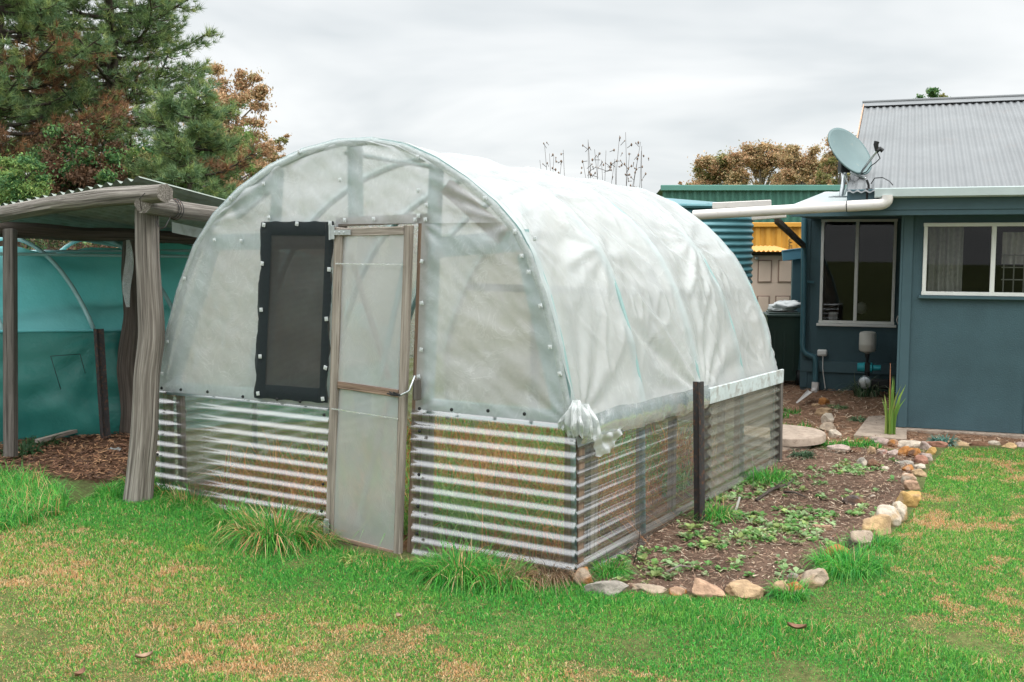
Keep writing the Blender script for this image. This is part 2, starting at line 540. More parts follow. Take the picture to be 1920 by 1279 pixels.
# cover
NVV = 300
sN = np.linspace(0, 1, NS)
cover = np.zeros((NVV, NS, 3))
def seg_fold(V, S, a, b, w, amp):
    """ridge (amp>0) or crease along the segment a-b given in (v, s)"""
    a = np.array(a); b = np.array(b); d = b - a; L = np.linalg.norm(d)
    q = np.stack([V - a[0], S - a[1]], -1)
    t = np.clip(q @ d / L ** 2, 0, 1)
    e = q - t[..., None] * d
    r = np.linalg.norm(e, axis=-1)
    return .62 * amp * np.exp(-(r / w) ** 2) * np.sin(np.pi * np.clip(t, .02, .98)) ** .5
SL = 6.3
for i in range(NVV):
    v = GL * i / (NVV - 1)
    P = prof(v); dP = np.gradient(P, axis=0); N = np.c_[-dP[:, 1], dP[:, 0]]; N /= np.linalg.norm(N, axis=1)[:, None]
    S = sN * SL; V = np.full(NS, v)
    k = max(j for j in range(5) if HOOPS[j] <= v + 1e-6) if v >= HOOPS[0] else 0
    fr = (v - HOOPS[k]) / (HOOPS[k + 1] - HOOPS[k]) if k < 4 and v >= HOOPS[0] else 0
    sag = np.abs(math.sin(math.pi * fr)) ** .75 * (.034 + .012 * np.sin(S * 1.3 + k * 2.1) + .006 * np.sin(S * 4.1 + k))
    d = .018 - sag
    q2 = np.c_[V * 1.0, S]
    amp_side = np.clip((np.abs(sN - .5) - .10) / .3, 0, 1)
    d = d + (.004 + .007 * amp_side) * fbm(np.c_[V * 1.2 + S * .5, S * .55], 2.6, 3) * (np.sin(math.pi * fr) ** .5 if fr > 0 else 0)
    d = d + .003 * fbm(np.c_[V * 3, S * 1.2], 3.2, 9)
    rg1 = 1 - np.abs(fbm(np.c_[V * 1.5 + S * .7, S * .8 - V * .5], 2.4, 14, 2)) * 4
    rg2 = 1 - np.abs(fbm(np.c_[V * 1.1 - S * .8, S * .7 + V * .6], 3.4, 18, 2)) * 4
    d = d + (.010 * np.clip(rg1, 0, 1) ** 2 + .007 * np.clip(rg2, 0, 1) ** 2) * (.35 + .65 * amp_side) * (math.sin(math.pi * fr) ** .4 if fr > 0 else 0)
    # fans of folds pulled from fixings on the right-hand side
    for (v0, s0, am, kk, rr) in ((1.95, 6.28, .026, 17, 1.3), (.10, 6.15, .022, 13, .9), (.02, 4.9, .012, 11, .6), (3.5, 6.2, .014, 15, .8), (2.85, 4.8, .016, 13, .7), (.95, 5.0, .018, 9, .65)):
        dv = V - v0; ds = s0 - S
        rad = np.hypot(dv, ds); th = np.arctan2(dv, ds)
        d = d + .6 * am * np.exp(-rad / rr) * np.clip(rad / .25, 0, 1) * np.sin(th * kk + 1.3 * np.sin(rad * 2.1)) 
    d = d + seg_fold(V, S, (1.95, 6.25), (1.25, 5.3), .045, .05) + seg_fold(V, S, (1.85, 6.1), (1.0, 5.55), .07, -.035)
    d = d + seg_fold(V, S, (.35, 5.10), (.93, 4.92), .04, .03) + seg_fold(V, S, (.25, 5.0), (.9, 4.75), .08, -.03)
    d = d + seg_fold(V, S, (1.05, 4.30), (1.85, 4.25), .03, .028) + seg_fold(V, S, (1.35, 4.35), (1.80, 5.05), .07, -.05)
    d = d + seg_fold(V, S, (1.2, 4.40), (1.5, 5.2), .035, .03) + seg_fold(V, S, (2.0, 4.45), (2.6, 5.15), .05, -.028)
    d = d + seg_fold(V, S, (2.1, 5.4), (2.75, 4.9), .04, .024) + seg_fold(V, S, (2.1, 5.75), (2.75, 5.2), .04, .022)
    d = d + seg_fold(V, S, (.3, 3.3), (3.2, 3.55), .05, .012)
    d = np.clip(d, -.10, .05)
    endf = np.clip(np.minimum(sN, 1 - sN) * 30, 0, 1)
    d = d * endf + .022 * (1 - endf)
    cover[i, :, 0] = P[:, 0] + N[:, 0] * d
    cover[i, :, 2] = P[:, 1] + N[:, 1] * d
    cover[i, :, 1] = v - (.004 if i else .012)
mb = MB(); mb.grid(cover)
cov = mb.build('cover_sheet', MT['film_cover'], gh, True)
for v in HOOPS:
    P = prof(v, -.006)
    mb = MB(); pts = [(p[0], v, p[1]) for p in P[3:-3:5]]
    pts = [(-3.36, v, .0)] + pts + [(-.012, v, -.05)]
    mb.tube(pts, .021, 8); mb.build('hoop', MT['hoop'], gh, True)
# ridge and shoulder purlins seen as soft lines through the film
for s_ in (.5,):
    mb = MB(); j = int(s_ * NS)
    mb.tube([(prof(v, -.07)[j][0], v, prof(v, -.07)[j][1]) for v in np.linspace(.02, 3.62, 9)], .014, 6)
    mb.build('purlin', MT['hoop'], gh, True)

# front film
def archL(z):
    P = PFr[:int(np.argmax(PFr[:, 1])) + 1]; return np.interp(z, P[:, 1], P[:, 0])
def archR(z):
    P = PFr[int(np.argmax(PFr[:, 1])):][::-1]; return np.interp(z, P[:, 1], P[:, 0])
dTL, dTR, dBL, dBR = gf(640, 424), gf(786, 419), gf(622, 1012), gf(764, 1050)
def lerp2(a, b, z): return a[0] + (b[0] - a[0]) * (z - a[1]) / (b[1] - a[1])
doorL = lambda z: lerp2(dTL, dBL, z) - .012
doorR = lambda z: lerp2(dTR, dBR, z) + .03
def film_patch(z0, z1, ul, ur, nz, nu, seed, amp=.012):
    G = np.zeros((nz, nu, 3))
    for i, z in enumerate(np.linspace(z0, z1, nz)):
        a, b = ul(z), ur(z)
        uu = np.linspace(a, b, nu)
        e = np.clip(np.minimum(uu - a, b - uu) / .08, 0, 1) * np.clip(min(z - z0, z1 - z + .03) / .06, 0.05, 1)
        pp = np.c_[uu * 1.0 + z * .55, np.full(nu, z) * 1.5 - uu * .3]
        w = fbm(pp, 2.6, seed, 3) * amp * 1.6 + fbm(np.c_[uu * 2.2 + z * 2.2, z * 1.4 - uu * .5], 4.2, seed + 5, 2) * amp * .9
        # drape folds hanging from the top and pulled to corners
        w += amp * .8 * np.sin((uu - .25 * (z - 1.9)) * 26 + 2 * np.sin(z * 3)) * np.exp(-((z - 2.15) / .25) ** 2)
        for (u0, zz0, kk) in ((a, z1, 9), (b, z0, 11), (a, z0, 8), (b, z1, 10)):
            rad = np.hypot(uu - u0, z - zz0); th = np.arctan2(uu - u0, z - zz0)
            w += amp * 1.3 * np.exp(-rad / .3) * np.sin(th * kk)
        G[i, :, 0] = uu; G[i, :, 2] = z; G[i, :, 1] = -.016 + np.clip(w, -.035, .035) * e
    return G
zt = dTL[1] + .012
fl = thing('front_sheet', None, None)
fl.parent = gh
mb = MB(); mb.grid(film_patch(.735, zt, archL, doorL, 60, 70, 21, .004)); mb.build('film_panel', MT['film_front'], fl, True)
mb = MB(); mb.grid(film_patch(.78, zt, doorR, lambda z: archR(z) - .0, 70, 60, 33, .010)); mb.build('film_panel', MT['film_front'], fl, True)
mb = MB(); mb.grid(film_patch(zt, 2.428, archL, archR, 46, 130, 45, .010)); mb.build('film_panel', MT['film_front'], fl, True)
# crimped film edge along the front hoop
mb = MB(); P = prof(0, .010)
G = np.zeros((NS, 5, 3))
for i in range(NS):
    for j in range(5):
        wob = .006 * mnoise.noise((i * .35, j * .7, 3.1))
        q = P[i] - (P[i] - np.array([-1.6, 1.2])) / np.linalg.norm(P[i] - np.array([-1.6, 1.2])) * (.0, .008, .02, .034, .044)[j]
        G[i, j] = (q[0], (-.012, -.020, -.023, -.021, -.018)[j] + wob, q[1])
mb.grid(G); mb.build('edge_fold', MT['film_loose'], gh, True)

# timber frame behind the film
def post(u0, z0, u1, z1, w=.07, v=.045, m='wash', name='upright', t=.045):
    mb = MB(); mb.bar((u0, v, z0), (u1, v, z1), w, t, (0, 1, 0)); return mb.build(name, MT[m], gh)
pl0, pl1 = gf(512, 310), gf(487, 770)
post(pl1[0], .74, pl0[0], pl0[1] - .02, .06, .05, 'wash')
m0, m1 = gf(646, 262), gf(648, 415)
post(m1[0] + .04, m1[1], m0[0] + .04, m0[1], .085, .05, 'wash')
post(dTL[0] - .02, dTL[1] + .02, dBL[0] - .02, -.1, .05, .03, 'greytimber', 'door_post')
r0, r1 = gf(806, 290), gf(790, 1045)
post(r1[0] + .012, .76, r0[0] + .015, r0[1] - .02, .075, .05, 'wash')
post(dBR[0] + .028, dBR[1] + .02, dTR[0] + .028, dTR[1] + .03, .05, .012, 'timber', 'door_post')
a0, a1 = gf(365, 455), gf(495, 470)
post(a0[0] + .02, a0[1], doorL(1.80), 1.80, .11, .06, 'wash', 'rail')
b0, b1 = gf(800, 462), gf(985, 450)
post(b0[0], b0[1] - .01, b1[0] - .02, b1[1], .12, .06, 'wash', 'rail')
post(archL(.78) + .03, .75, doorL(.77), .762, .09, .05, 'wash', 'rail')
post(doorR(.8) + .05, .80, -.03, .80, .09, .05, 'wash', 'rail')
post(dTL[0] - .04, dTL[1] + .025, dTR[0] + .06, dTR[1] + .03, .055, .02, 'greytimber', 'lintel')
# slanted studs following the arch
post(archL(.8) + .06, .74, archL(1.78) + .09, 1.78, .09, .06, 'wash', 'stud')
c0, c1 = gf(985, 475), gf(1062, 770)
post(c1[0] - .04, .78, c0[0] - .03, c0[1], .10, .06, 'wash', 'stud')
d0, d1 = gf(822, 310), gf(945, 430)
post(d0[0] + .02, d0[1] - .12, d1[0] - .03, d1[1] - .05, .09, .06, 'timber', 'brace')
e0, e1 = gf(430, 385), gf(500, 330)
post(e0[0], e0[1] - .05, e1[0], e1[1] - .03, .09, .06, 'wash', 'brace')
post(-.035, -.1, -.035, .80, .09, .055, 'timber', 'corner_post', .07)
post(-3.33, -.0, -3.33, .76, .07, .055, 'greytimber', 'corner_post', .06)
post(doorL(.3) - .05, -.06, doorL(.7) - .04, .74, .05, .055, 'timber', 'stud')
post(-3.20, -.02, -3.20, .74, .04, .07, 'greytimber', 'stud')
post(doorR(.3) + .05, -.12, doorR(.7) + .05, .76, .06, .055, 'greytimber', 'stud')
post(-.28, -.1, -.28, .78, .05, 3.1, 'greytimber', 'stud')
# side frame
for v, w_ in ((.30, .09), (1.0, .045), (1.52, .045), (2.2, .045), (2.85, .05)):
    mb = MB(); mb.bar((-.055, v, -.13), (-.055, v, .72), .045, w_, (0, 1, 0)); mb.build('side_stud', MT['paleside'], gh)
mb = MB(); mb.bar((-.045, .05, .70), (-.045, 3.6, .62), .045, .09); mb.build('side_rail', MT['timber'], gh)
mb = MB(); mb.bar((-.03, .0, -.10), (-.03, 3.62, -.15), .03, .16); mb.build('base_board', MT['greytimber'], gh)
mb = MB(); mb.bar((0.02, 3.70, -.17), (0.015, 3.68, .70), .05, .06, (0, 1, 0)); mb.build('corner_post', MT['greybrown'], gh)
mb = MB(); mb.bar((.035, 1.965, .70), (.035, 3.71, .655), .022, .115, (0, 0, 1), .004); mb.build('side_board', MT['paintboard'], gh)
mb = MB(); mb.bar((.020, .10, .752), (.028, 1.93, .70), .018, .10); mb.build('side_board', MT['paintboard'], gh)
# strip of film wrapped round the near part of that board
G = np.zeros((7, 90, 3))
for j, v in enumerate(np.linspace(-.01, 1.95, 90)):
    zc_ = .765 - .058 * v / 1.95
    for i in range(7):
        t = i / 6
        G[i, j] = (.036 + .016 * math.sin(t * math.pi) + .010 * mnoise.noise((v * 5, t * 3, 1)) + .006 * mnoise.noise((v * 17, t * 4, 5)), v, zc_ + .075 - t * .155 + .012 * mnoise.noise((v * 3.1, 0, 9)) + (.022 * mnoise.noise((v * 4.3, 2, 9)) + .012 * mnoise.noise((v * 13, 2, 4))) * t * t)
mb = MB(); mb.grid(G); mb.build('film_wrap', MT['film_cover'], gh, True)
# film gathered and tied at the near corner
mb = MB()
for (cx, cv, z0_, z1_, R_, kk, lean_) in ((.012, -.022, .93, .735, .062, 9, .02), (.035, .05, .90, .715, .050, 7, .03), (-.025, -.025, .87, .765, .036, 6, -.03)):
    G = np.zeros((26, 64, 3))
    for i in range(26):
        t = i / 25
        for j in range(64):
            th = 2 * math.pi * j / 63
            tri = abs(((th * kk / (2 * math.pi) + .35 * mnoise.noise((math.cos(th) * 2, math.sin(th) * 2, t * 2 + kk)) + .25 * t) % 1) * 2 - 1) - .5
            r_ = R_ * (.16 + .84 * math.sin(math.pi * min(1, .08 + t * .62)) ** 1.2) * (1 + .62 * tri * min(1, t * 2)) * (1 + .22 * mnoise.noise((math.cos(th) * 1.5, math.sin(th) * 1.5, t * 4 + kk)))
            G[i, j] = (cx + lean_ * t + r_ * math.cos(th), cv + r_ * math.sin(th), z0_ + (z1_ - z0_) * t + .022 * mnoise.noise((math.cos(th) * 3, math.sin(th) * 3, kk)) * t)
    mb.grid(G)
mb.build('bunched_film', MT['film_bunch'], gh, 'auto')
mb = MB()
G = np.zeros((8, 14, 3))
for i in range(8):
    for j in range(14):
        t = i / 7; v = .10 + j / 13 * (.42 - .22 * t)
        G[i, j] = (.05 + .025 * mnoise.noise((v * 14, t * 3, 2)), v + .05 * t, .71 - .12 * t - .03 * v + .02 * mnoise.noise((v * 9, t, 4)))
mb.grid(G); mb.build('torn_film', MT['film_bunch'], gh, True)

# clear corrugated lower walls
lw_r = doorL(.4) + .0
mb = MB(); mb.corr((-3.385, -.03, -.06), (1, 0, 0), (0, 0, 1), (0, -1, 0), 3.385 + doorL(.35) - .0, .80, .0765, .0108, 14, 14)
mb.build('corrugated_panel', MT['corr_clear'], gh, True)
mb = MB(); mb.corr((doorR(.3) + .005, -.032, -.125), (1, 0, 0), (0, 0, 1), (0, -1, 0), -doorR(.3) + .012, .915, .0785, .0108, 10, 14)
mb.build('corrugated_panel', MT['corr_clear'], gh, True)
mb = MB(); mb.corr((.012, -.02, -.12), (0, 1, -.012), (0, 0, 1), (1, 0, 0), 2.28, .83, .0765, .0165, 12, 14)
mb.build('corrugated_panel', MT['corr_clear'], gh, True)
mb = MB(); mb.corr((.020, 2.02, -.15), (0, 1, -.012), (0, 0, 1), (1, 0, 0), 1.66, .82, .0765, .0150, 12, 14)
mb.build('corrugated_panel', MT['corr_aged'], gh, True)
mb = MB(); mb.corr((-3.385, .0, -.05), (0, 1, 0), (0, 0, 1), (-1, 0, 0), 3.66, .80, .0765, .0125, 12, 8)
mb.build('corrugated_panel', MT['corr_aged'], gh, True)
mb = MB(); mb.corr((-3.385, 3.67, -.10), (1, 0, 0), (0, 0, 1), (0, 1, 0), 3.37, .82, .0765, .0125, 12, 8)
mb.build('corrugated_panel', MT['corr_aged'], gh, True)
# rear sheet
Lb = PBr[:int(np.argmax(PBr[:, 1])) + 1]; Rb = PBr[int(np.argmax(PBr[:, 1])):][::-1]
G = np.zeros((30, 30, 3))
for i, z in enumerate(np.linspace(.22, 2.31, 30)):
    a = np.interp(z, Lb[:, 1], Lb[:, 0]); b = np.interp(z, Rb[:, 1], Rb[:, 0])
    for j in range(30):
        G[i, j] = (a + (b - a) * j / 29, 3.60 + .02 * mnoise.noise((j * .3, i * .3, 7)), z)
mb = MB(); mb.grid(G); mb.build('rear_sheet', MT['film_back'], gh, True)
for u_ in (-2.3, -1.1):
    mb = MB(); mb.bar((u_, 3.55, -.1), (u_ + .02, 3.55, 2.1), .07, .05, (0, 1, 0)); mb.build('upright', MT['greytimber'], gh)
mb = MB(); mb.bar((-3.0, 3.5, 1.35), (-.34, 3.5, 1.33), .05, .07); mb.build('rail', MT['greytimber'], gh)

# fixing washers pressed through the film
def clip(u_, z_, v=-.03, parent=gh, s=.023):
    mb = MB(); a = random.uniform(-.3, .3)
    X = (math.cos(a), 0, math.sin(a)); Z = (-math.sin(a), 0, math.cos(a))
    mb.box((u_, v, z_), (s, .006, s), X, (0, 1, 0), Z, .003)
    mb.lathe([(.0065, -.008), (.006, -.004), (.003, -.001)], (u_, v, z_), 8, 'y')
    return mb.build('clip', MT['washer'], parent)
for p in [(438, 372), (352, 522), (320, 640), (500, 345), (643, 338), (790, 358), (788, 295), (805, 385), (790, 405), (803, 412),
          (914, 372), (970, 435), (983, 480), (996, 510), (1018, 573), (1036, 650), (1008, 448), (510, 408), (652, 413), (706, 411), (784, 412),
          (796, 490), (796, 568), (795, 655), (790, 705), (310, 700), (1054, 700), (408, 450), (458, 452), (566, 285)]:
    u_, z_ = gf(*p); clip(u_, z_)
def screw(u_, z_, v=-.05, parent=gh, r=.011):
    mb = MB(); mb.lathe([(r, .0), (r, -.004), (r * .55, -.006), (r * .5, -.012)], (u_, v, z_), 8, 'y')
    return mb.build('screw', MT['blackmetal'], parent)
for p in [(314, 726), (350, 729), (400, 733), (466, 742), (530, 747), (573, 751), (796, 764), (856, 766), (924, 768), (992, 774),
          (306, 762), (306, 805), (306, 850), (618, 776), (617, 840), (616, 905), (613, 955), (796, 806), (795, 887), (793, 946), (791, 997)]:
    screw(*gf(*p))

# black shade-mesh window
hw = [gf(500, 416), gf(634, 416), gf(621, 754), gf(486, 744)]
def hq(a, b):
    t = np.array(hw[0]) * (1 - a) * (1 - b) + np.array(hw[1]) * a * (1 - b) + np.array(hw[2]) * a * b + np.array(hw[3]) * (1 - a) * b
    return t
vw = thing('vent_window', None, None); vw.parent = gh
G = np.zeros((40, 20, 3))
for i in range(40):
    for j in range(20):
        b, a = i / 39, j / 19
        a2 = a + (.012 * math.sin(b * 21) + .008 * math.sin(b * 47)) * (2 * a - 1) * (abs(2 * a - 1) > .8)
        q = hq(a2, b); G[i, j] = (q[0], -.040 + .006 * mnoise.noise((a * 3, b * 6, 1)), q[1])
mb = MB(); mb.grid(G); mb.build('shade_mesh', MT['shademesh'], vw, True)
for (a0_, a1_, b0_, b1_) in ((0.0, .15, 0, 1), (.90, 1.0, 0, 1), (.15, .90, 0, .075), (.15, .90, .92, 1)):
    G = np.zeros((24, 6, 3))
    for i in range(24):
        for j in range(6):
            if b1_ - b0_ > .5: b = i / 23; a = a0_ + (a1_ - a0_) * j / 5
            else: a = a0_ + (a1_ - a0_) * i / 23; b = b0_ + (b1_ - b0_) * j / 5
            e = (.014 * math.sin(b * 19) + .008 * math.sin(b * 41)) * (2 * a - 1) * (abs(2 * a - 1) > .9)
            e2 = .004 * math.sin(a * 23) if (b < .02 or b > .98) else 0
            q = hq(a + e, b + e2); G[i, j] = (q[0], -.046 - .004 * math.sin(math.pi * j / 5), q[1])
    mb = MB(); mb.grid(G); mb.build('hem', MT['shadehem'], vw, True)
for p in [(506, 422), (568, 420), (630, 419), (503, 494), (628, 505), (501, 580), (623, 597), (499, 667), (621, 688), (495, 736), (616, 746)]:
    u_, z_ = gf(*p); clip(u_, z_, -.056, vw, .026)

# door
dr = thing('door', None, None); dr.parent = gh
def dq(a, b):
    return np.array(dTL) * (1 - a) * (1 - b) + np.array(dTR) * a * (1 - b) + np.array(dBR) * a * b + np.array(dBL) * (1 - a) * b
def dbar(p, q, w, m, name='door_stile', v=-.055, t=.035):
    a, b = dq(*p), dq(*q); mb = MB(); mb.bar((a[0], v, a[1]), (b[0], v, b[1]), w, t, (0, 1, 0), .003); return mb.build(name, MT[m], dr)
dbar((.06, .005), (.06, .995), .062, 'greytimber'); dbar((.945, .005), (.945, .995), .05, 'greytimber')
dbar((.11, .02), (.90, .02), .05, 'greytimber', 'door_rail'); dbar((.11, .49), (.90, .495), .045, 'timber', 'door_rail')
dbar((.11, .982), (.90, .982), .05, 'timber', 'door_rail')
dbar((.15, .08), (.72, .46), .035, 'greytimber', 'door_brace', -.02, .02); dbar((.88, .10), (.60, .47), .035, 'wash', 'door_brace', -.022, .02)
dbar((.70, .53), (.36, .93), .035, 'greytimber', 'door_brace', -.02, .02)
for (b0_, b1_, sd_) in ((.012, .49, 3), (.498, .988, 8)):
    G = np.zeros((50, 24, 3))
    for i in range(50):
        for j in range(24):
            b = b0_ + (b1_ - b0_) * i / 49; a = .03 + .94 * j / 23
            q = dq(a, b); tt = (b - b0_) / (b1_ - b0_)
            w = .001 * math.sin((a - tt * 1.1) * 13 + sd_) * math.sin(math.pi * tt) + .005 * mnoise.noise((a * 3, b * 7, sd_)) + .008 * math.exp(-tt * 8) * math.sin(a * 15)
            G[i, j] = (q[0], -.061 + w * min(1, min(a - .03, .97 - a) * 12), q[1])
    mb = MB(); mb.grid(G); mb.build('door_sheet', MT['film_door'], dr, True)
for b in (.115, .565):       # taped folds in the sheet
    mb = MB(); p, q = dq(.06, b), dq(.93, b + .002); mb.bar((p[0], -.088, p[1]), (q[0], -.088, q[1]), .008, .003, (0, 1, 0)); mb.build('seam', MT['film_loose'], dr)
for (px, py, lng) in ((641, 436, .13), (630, 985, .0)):
    u_, z_ = gf(px, py); mb = MB()
    mb.box((u_ - .005, -.085, z_), (.035, .007, .085 if lng else .12), bev=.002)
    if lng:
        mb.bar((u_ + .01, -.086, z_), (u_ + .01 + lng, -.086, z_), .03, .007, (0, 1, 0))
    mb.tube([(u_ - .022, -.088, z_ - .045), (u_ - .022, -.088, z_ + .045)], .007, 8)
    for k in range(3): mb.lathe([(.006, 0), (.005, -.004), (.001, -.006)], (u_ + .02 + k * .035 * (lng > 0), -.090, z_ + (0 if lng else (k - 1) * .03)), 8, 'y')
    mb.build('hinge', MT['galv'], dr)
# latch: block, bent wire hook and twisted cord
lu, lz = gf(790, 728)
mb = MB(); mb.box((lu + .012, -.06, lz), (.034, .045, .125), bev=.004); mb.build('latch_block', MT['greybrown'], gh)
mb = MB()
h0, h1, h2, h3 = gf(752, 734), gf(770, 738), gf(784, 728), gf(791, 702)
mb.tube([(h0[0], -.10, h0[1]), (h1[0], -.11, h1[1]), (h2[0], -.11, h2[1] - .01), (h2[0] + .01, -.10, h2[1]), (h3[0], -.07, h3[1])], .006, 6)
mb.build('hook', MT['galv'], gh, True)
mb = MB()
for k in range(5):
    mb.tube([(h0[0] - .02 + .012 * k, -.11 + .006 * math.sin(k), h0[1] + .012 * math.sin(k * 2)), (h0[0] + .03, -.112, h0[1] - .008 + .004 * k), (h1[0] + .01, -.112, h1[1] + .004)], .005, 5)
mb.build('tie_cord', MT['blackmetal'], gh, True)

# ------------------------------------------------------------------ ground
lawn_px = [(-260, 1010), (120, 985), (215, 935), (300, 945), (625, 1030), (780, 1058), (1075, 1092), (1180, 1112), (1440, 1125), (1520, 1115), (1575, 1060), (1650, 1025), (1700, 985),
           (1730, 925), (1745, 880), (1775, 842), (2300, 842), (3200, 900), (3200, 1500), (-700, 1500)]
bed_px = [(1078, 1075), (1180, 1104), (1440, 1112), (1510, 1100), (1560, 1050), (1610, 1010), (1650, 985), (1690, 940), (1712, 895), (1738, 850), (1590, 842), (1448, 850), (1440, 866), (1270, 962), (1078, 1040)]
mulch_px = [(-400, 930), (0, 905), (150, 925), (240, 930), (300, 900), (300, 790), (-400, 790)]
red_px = [(1445, 800), (1445, 715), (1700, 700), (1700, 804), (2100, 804), (2100, 834), (1750, 836), (1700, 845), (1560, 840)]
def wpoly(px, z=-.1): return [tuple(at(x, y, z)[:2]) for x, y in px]
LAWN, BED, MULCH, RED = (wpoly(p) for p in (lawn_px, bed_px, mulch_px, red_px))
def gh_inside(P, m=0.0):
    d = P - GO[:2]
    a = d @ GU[:2]; b = d @ GV[:2]
    return (a > -3.38 - m) & (a < m) & (b > -m) & (b < 3.68 + m)
gx = np.unique(np.r_[np.linspace(-400, -40, 8), np.linspace(-40, -8, 17), np.arange(-8, 9, .06), np.linspace(9, 40, 17), np.linspace(40, 400, 8)])
gy = np.unique(np.r_[np.linspace(-60, 2, 8), np.arange(2, 17, .06), np.linspace(17, 45, 18), np.linspace(45, 900, 12)])
XX, YY = np.meshgrid(gx, gy)
P2 = np.c_[XX.ravel(), YY.ravel()]
ZZ = gz(P2[:, 0], P2[:, 1])
inbed = inpoly(P2, BED); inmul = inpoly(P2, MULCH); inred = inpoly(P2, RED); inl = inpoly(P2, LAWN)
near = (np.abs(P2[:, 0]) < 9) & (P2[:, 1] > 2) & (P2[:, 1] < 17)
ZZ = ZZ + near * (.010 * fbm(P2, 2.3, 5) + np.where(inbed | inred | inmul, .022, .004) * fbm(P2, 7, 6))
# earth banked up behind the shelter
ZZ = ZZ + .0
gcol = np.zeros((len(P2), 3))
n1 = fbm(P2, 1.1, 21, 4)[:, None]; n2 = fbm(P2, 5, 25, 3)[:, None]
gcol[:] = np.array([.13, .15, .055]) * (1 + .3 * n1)
lawnc = np.array([.16, .17, .06]) * (1 + .3 * n2)
gcol = np.where(inl[:, None], lawnc, gcol)
gcol = np.where(inbed[:, None], np.array([.165, .105, .075]) * (1 + .45 * n2 + .3 * n1), gcol)
gcol = np.where(inmul[:, None], np.array([.115, .062, .038]) * (1 + .4 * n2), gcol)
gcol = np.where(inred[:, None], np.array([.30, .175, .11]) * (1 + .25 * n2), gcol)
ins = gh_inside(P2)
gcol = np.where(ins[:, None], np.array([.26, .14, .075]) * (1 + .4 * n2), gcol)
nx_, ny_ = len(gx), len(gy)
ii = (np.arange(ny_ - 1)[:, None] * nx_ + np.arange(nx_ - 1)[None, :]).ravel()
quads = np.c_[ii, ii + 1, ii + nx_ + 1, ii + nx_]
m = M('soil'); c = m.n('ShaderNodeAttribute', attribute_name='Col').outputs['Color']; q = m.co('Object')
a_ = m.noise(q, 26, 6, .7); b_ = m.noise(q, 90, 4, .7)
c = m.mix(1.0, c, m.ramp(a_, [(.25, .45), (.55, 1.0), (.8, 1.5)]), 'MULTIPLY')
c = m.mix(1.0, c, m.ramp(b_, [(.3, .6), (.7, 1.3)]), 'MULTIPLY')
MT['soil'] = m.done(m.pr(c, .95, 0, m.bump(m.math('ADD', a_, b_), .03, .8), .1))
ground = raw_mesh('ground', np.c_[P2, ZZ], quads, None, gcol, MT['soil'], smooth=True)
tag(ground, 'lawn soil, garden bed earth and bare dirt paths', 'ground', kind='structure')

# ------------------------------------------------------------------ blades, chips, leaves
MT['blade'] = mat_col('grass_blade', .55, .35, spec=.3)
MT['chip'] = mat_col('wood_chip', .85, 0)
def sample_poly(poly, n, rng=RNG):
    p = np.array(poly)[:, :2]; lo, hi = p.min(0), p.max(0)
    q = rng.uniform(lo, hi, (n, 2)); return q[inpoly(q, poly)]
def frustum(P, m=.25):
    d = P[:, 1]; return (np.abs(P[:, 0]) < (960 / F + .02) * d + m) & (d > 3.7)
def blades(name, P, L, Wd, lean, colr, mat=None, seg=3, droop=1.0, z=None, parent=None, dirr=None, rng=RNG):
    n = len(P)
    z = gz(P[:, 0], P[:, 1]) - .004 if z is None else z
    az = rng.uniform(0, 2 * np.pi, n) if dirr is None else dirr
    D = np.c_[np.cos(az), np.sin(az), np.zeros(n)]
    tw = rng.uniform(0, np.pi, n) if seg < 3 else az + np.pi / 2 + rng.normal(0, .5, n)
    S = np.c_[np.cos(tw), np.sin(tw), np.zeros(n)]
    V = np.zeros((n, 2 * seg + 1, 3), np.float32); B = np.c_[P, z]
    for k in range(seg + 1):
        t = k / seg
        th = lean * t * (1 + droop * t)
        # integrate the arc coarsely
        off_h = L * t * np.sin(th * .6); off_v = L * t * np.cos(th * .75)
        c_ = B + D * off_h[:, None]; c_[:, 2] += np.maximum(off_v, -.9 * 0)
        w = Wd * (1 - t) ** .6
        if k < seg:
            V[:, 2 * k] = c_ - S * (w / 2)[:, None]; V[:, 2 * k + 1] = c_ + S * (w / 2)[:, None]
        else:
            V[:, 2 * seg] = c_
    base = (np.arange(n) * (2 * seg + 1))[:, None]
    qd = np.concatenate([base + np.array([2 * k, 2 * k + 1, 2 * k + 3, 2 * k + 2]) for k in range(seg - 1)]) if seg > 1 else None
    tr = base + np.array([2 * seg - 2, 2 * seg - 1, 2 * seg])
    C = np.repeat(colr, 2 * seg + 1, 0)
    return raw_mesh(name, V.reshape(-1, 3), qd, tr, C, mat or MT['blade'], parent)
def grass_cols(P, dry=0.0, rng=RNG, hi=1.0, warm=None):
    n = len(P)
    g = np.array([[.046, .30, .038], [.095, .39, .052], [.030, .22, .038], [.16, .41, .07]])[rng.integers(0, 4, n)]
    d = np.array([[.64, .40, .20], [.60, .30, .13], [.64, .47, .26]])[rng.integers(0, 3, n)]
    f = np.clip(dry, 0, 1); r = (rng.random(n) < f)[:, None]
    if warm is not None: g = g * (1 + np.asarray(warm)[:, None] * np.array([1.0, .16, .25]))
    c = np.where(r, d, g) * rng.uniform(.72, 1.28, (n, 1)) * hi
    return c
# lawn: a dense short turf, thinner and yellower in worn patches
P = sample_poly(LAWN, 1600000); P = P[frustum(P, 1.3) & ~gh_inside(P, .02)]
dd = P[:, 1]
keep = RNG.random(len(P)) < np.clip(1.25 - (dd - 3.8) * .10, .45, 1)
P = P[keep]; dd = P[:, 1]
pxd = np.hypot(P[:, 0], P[:, 1])
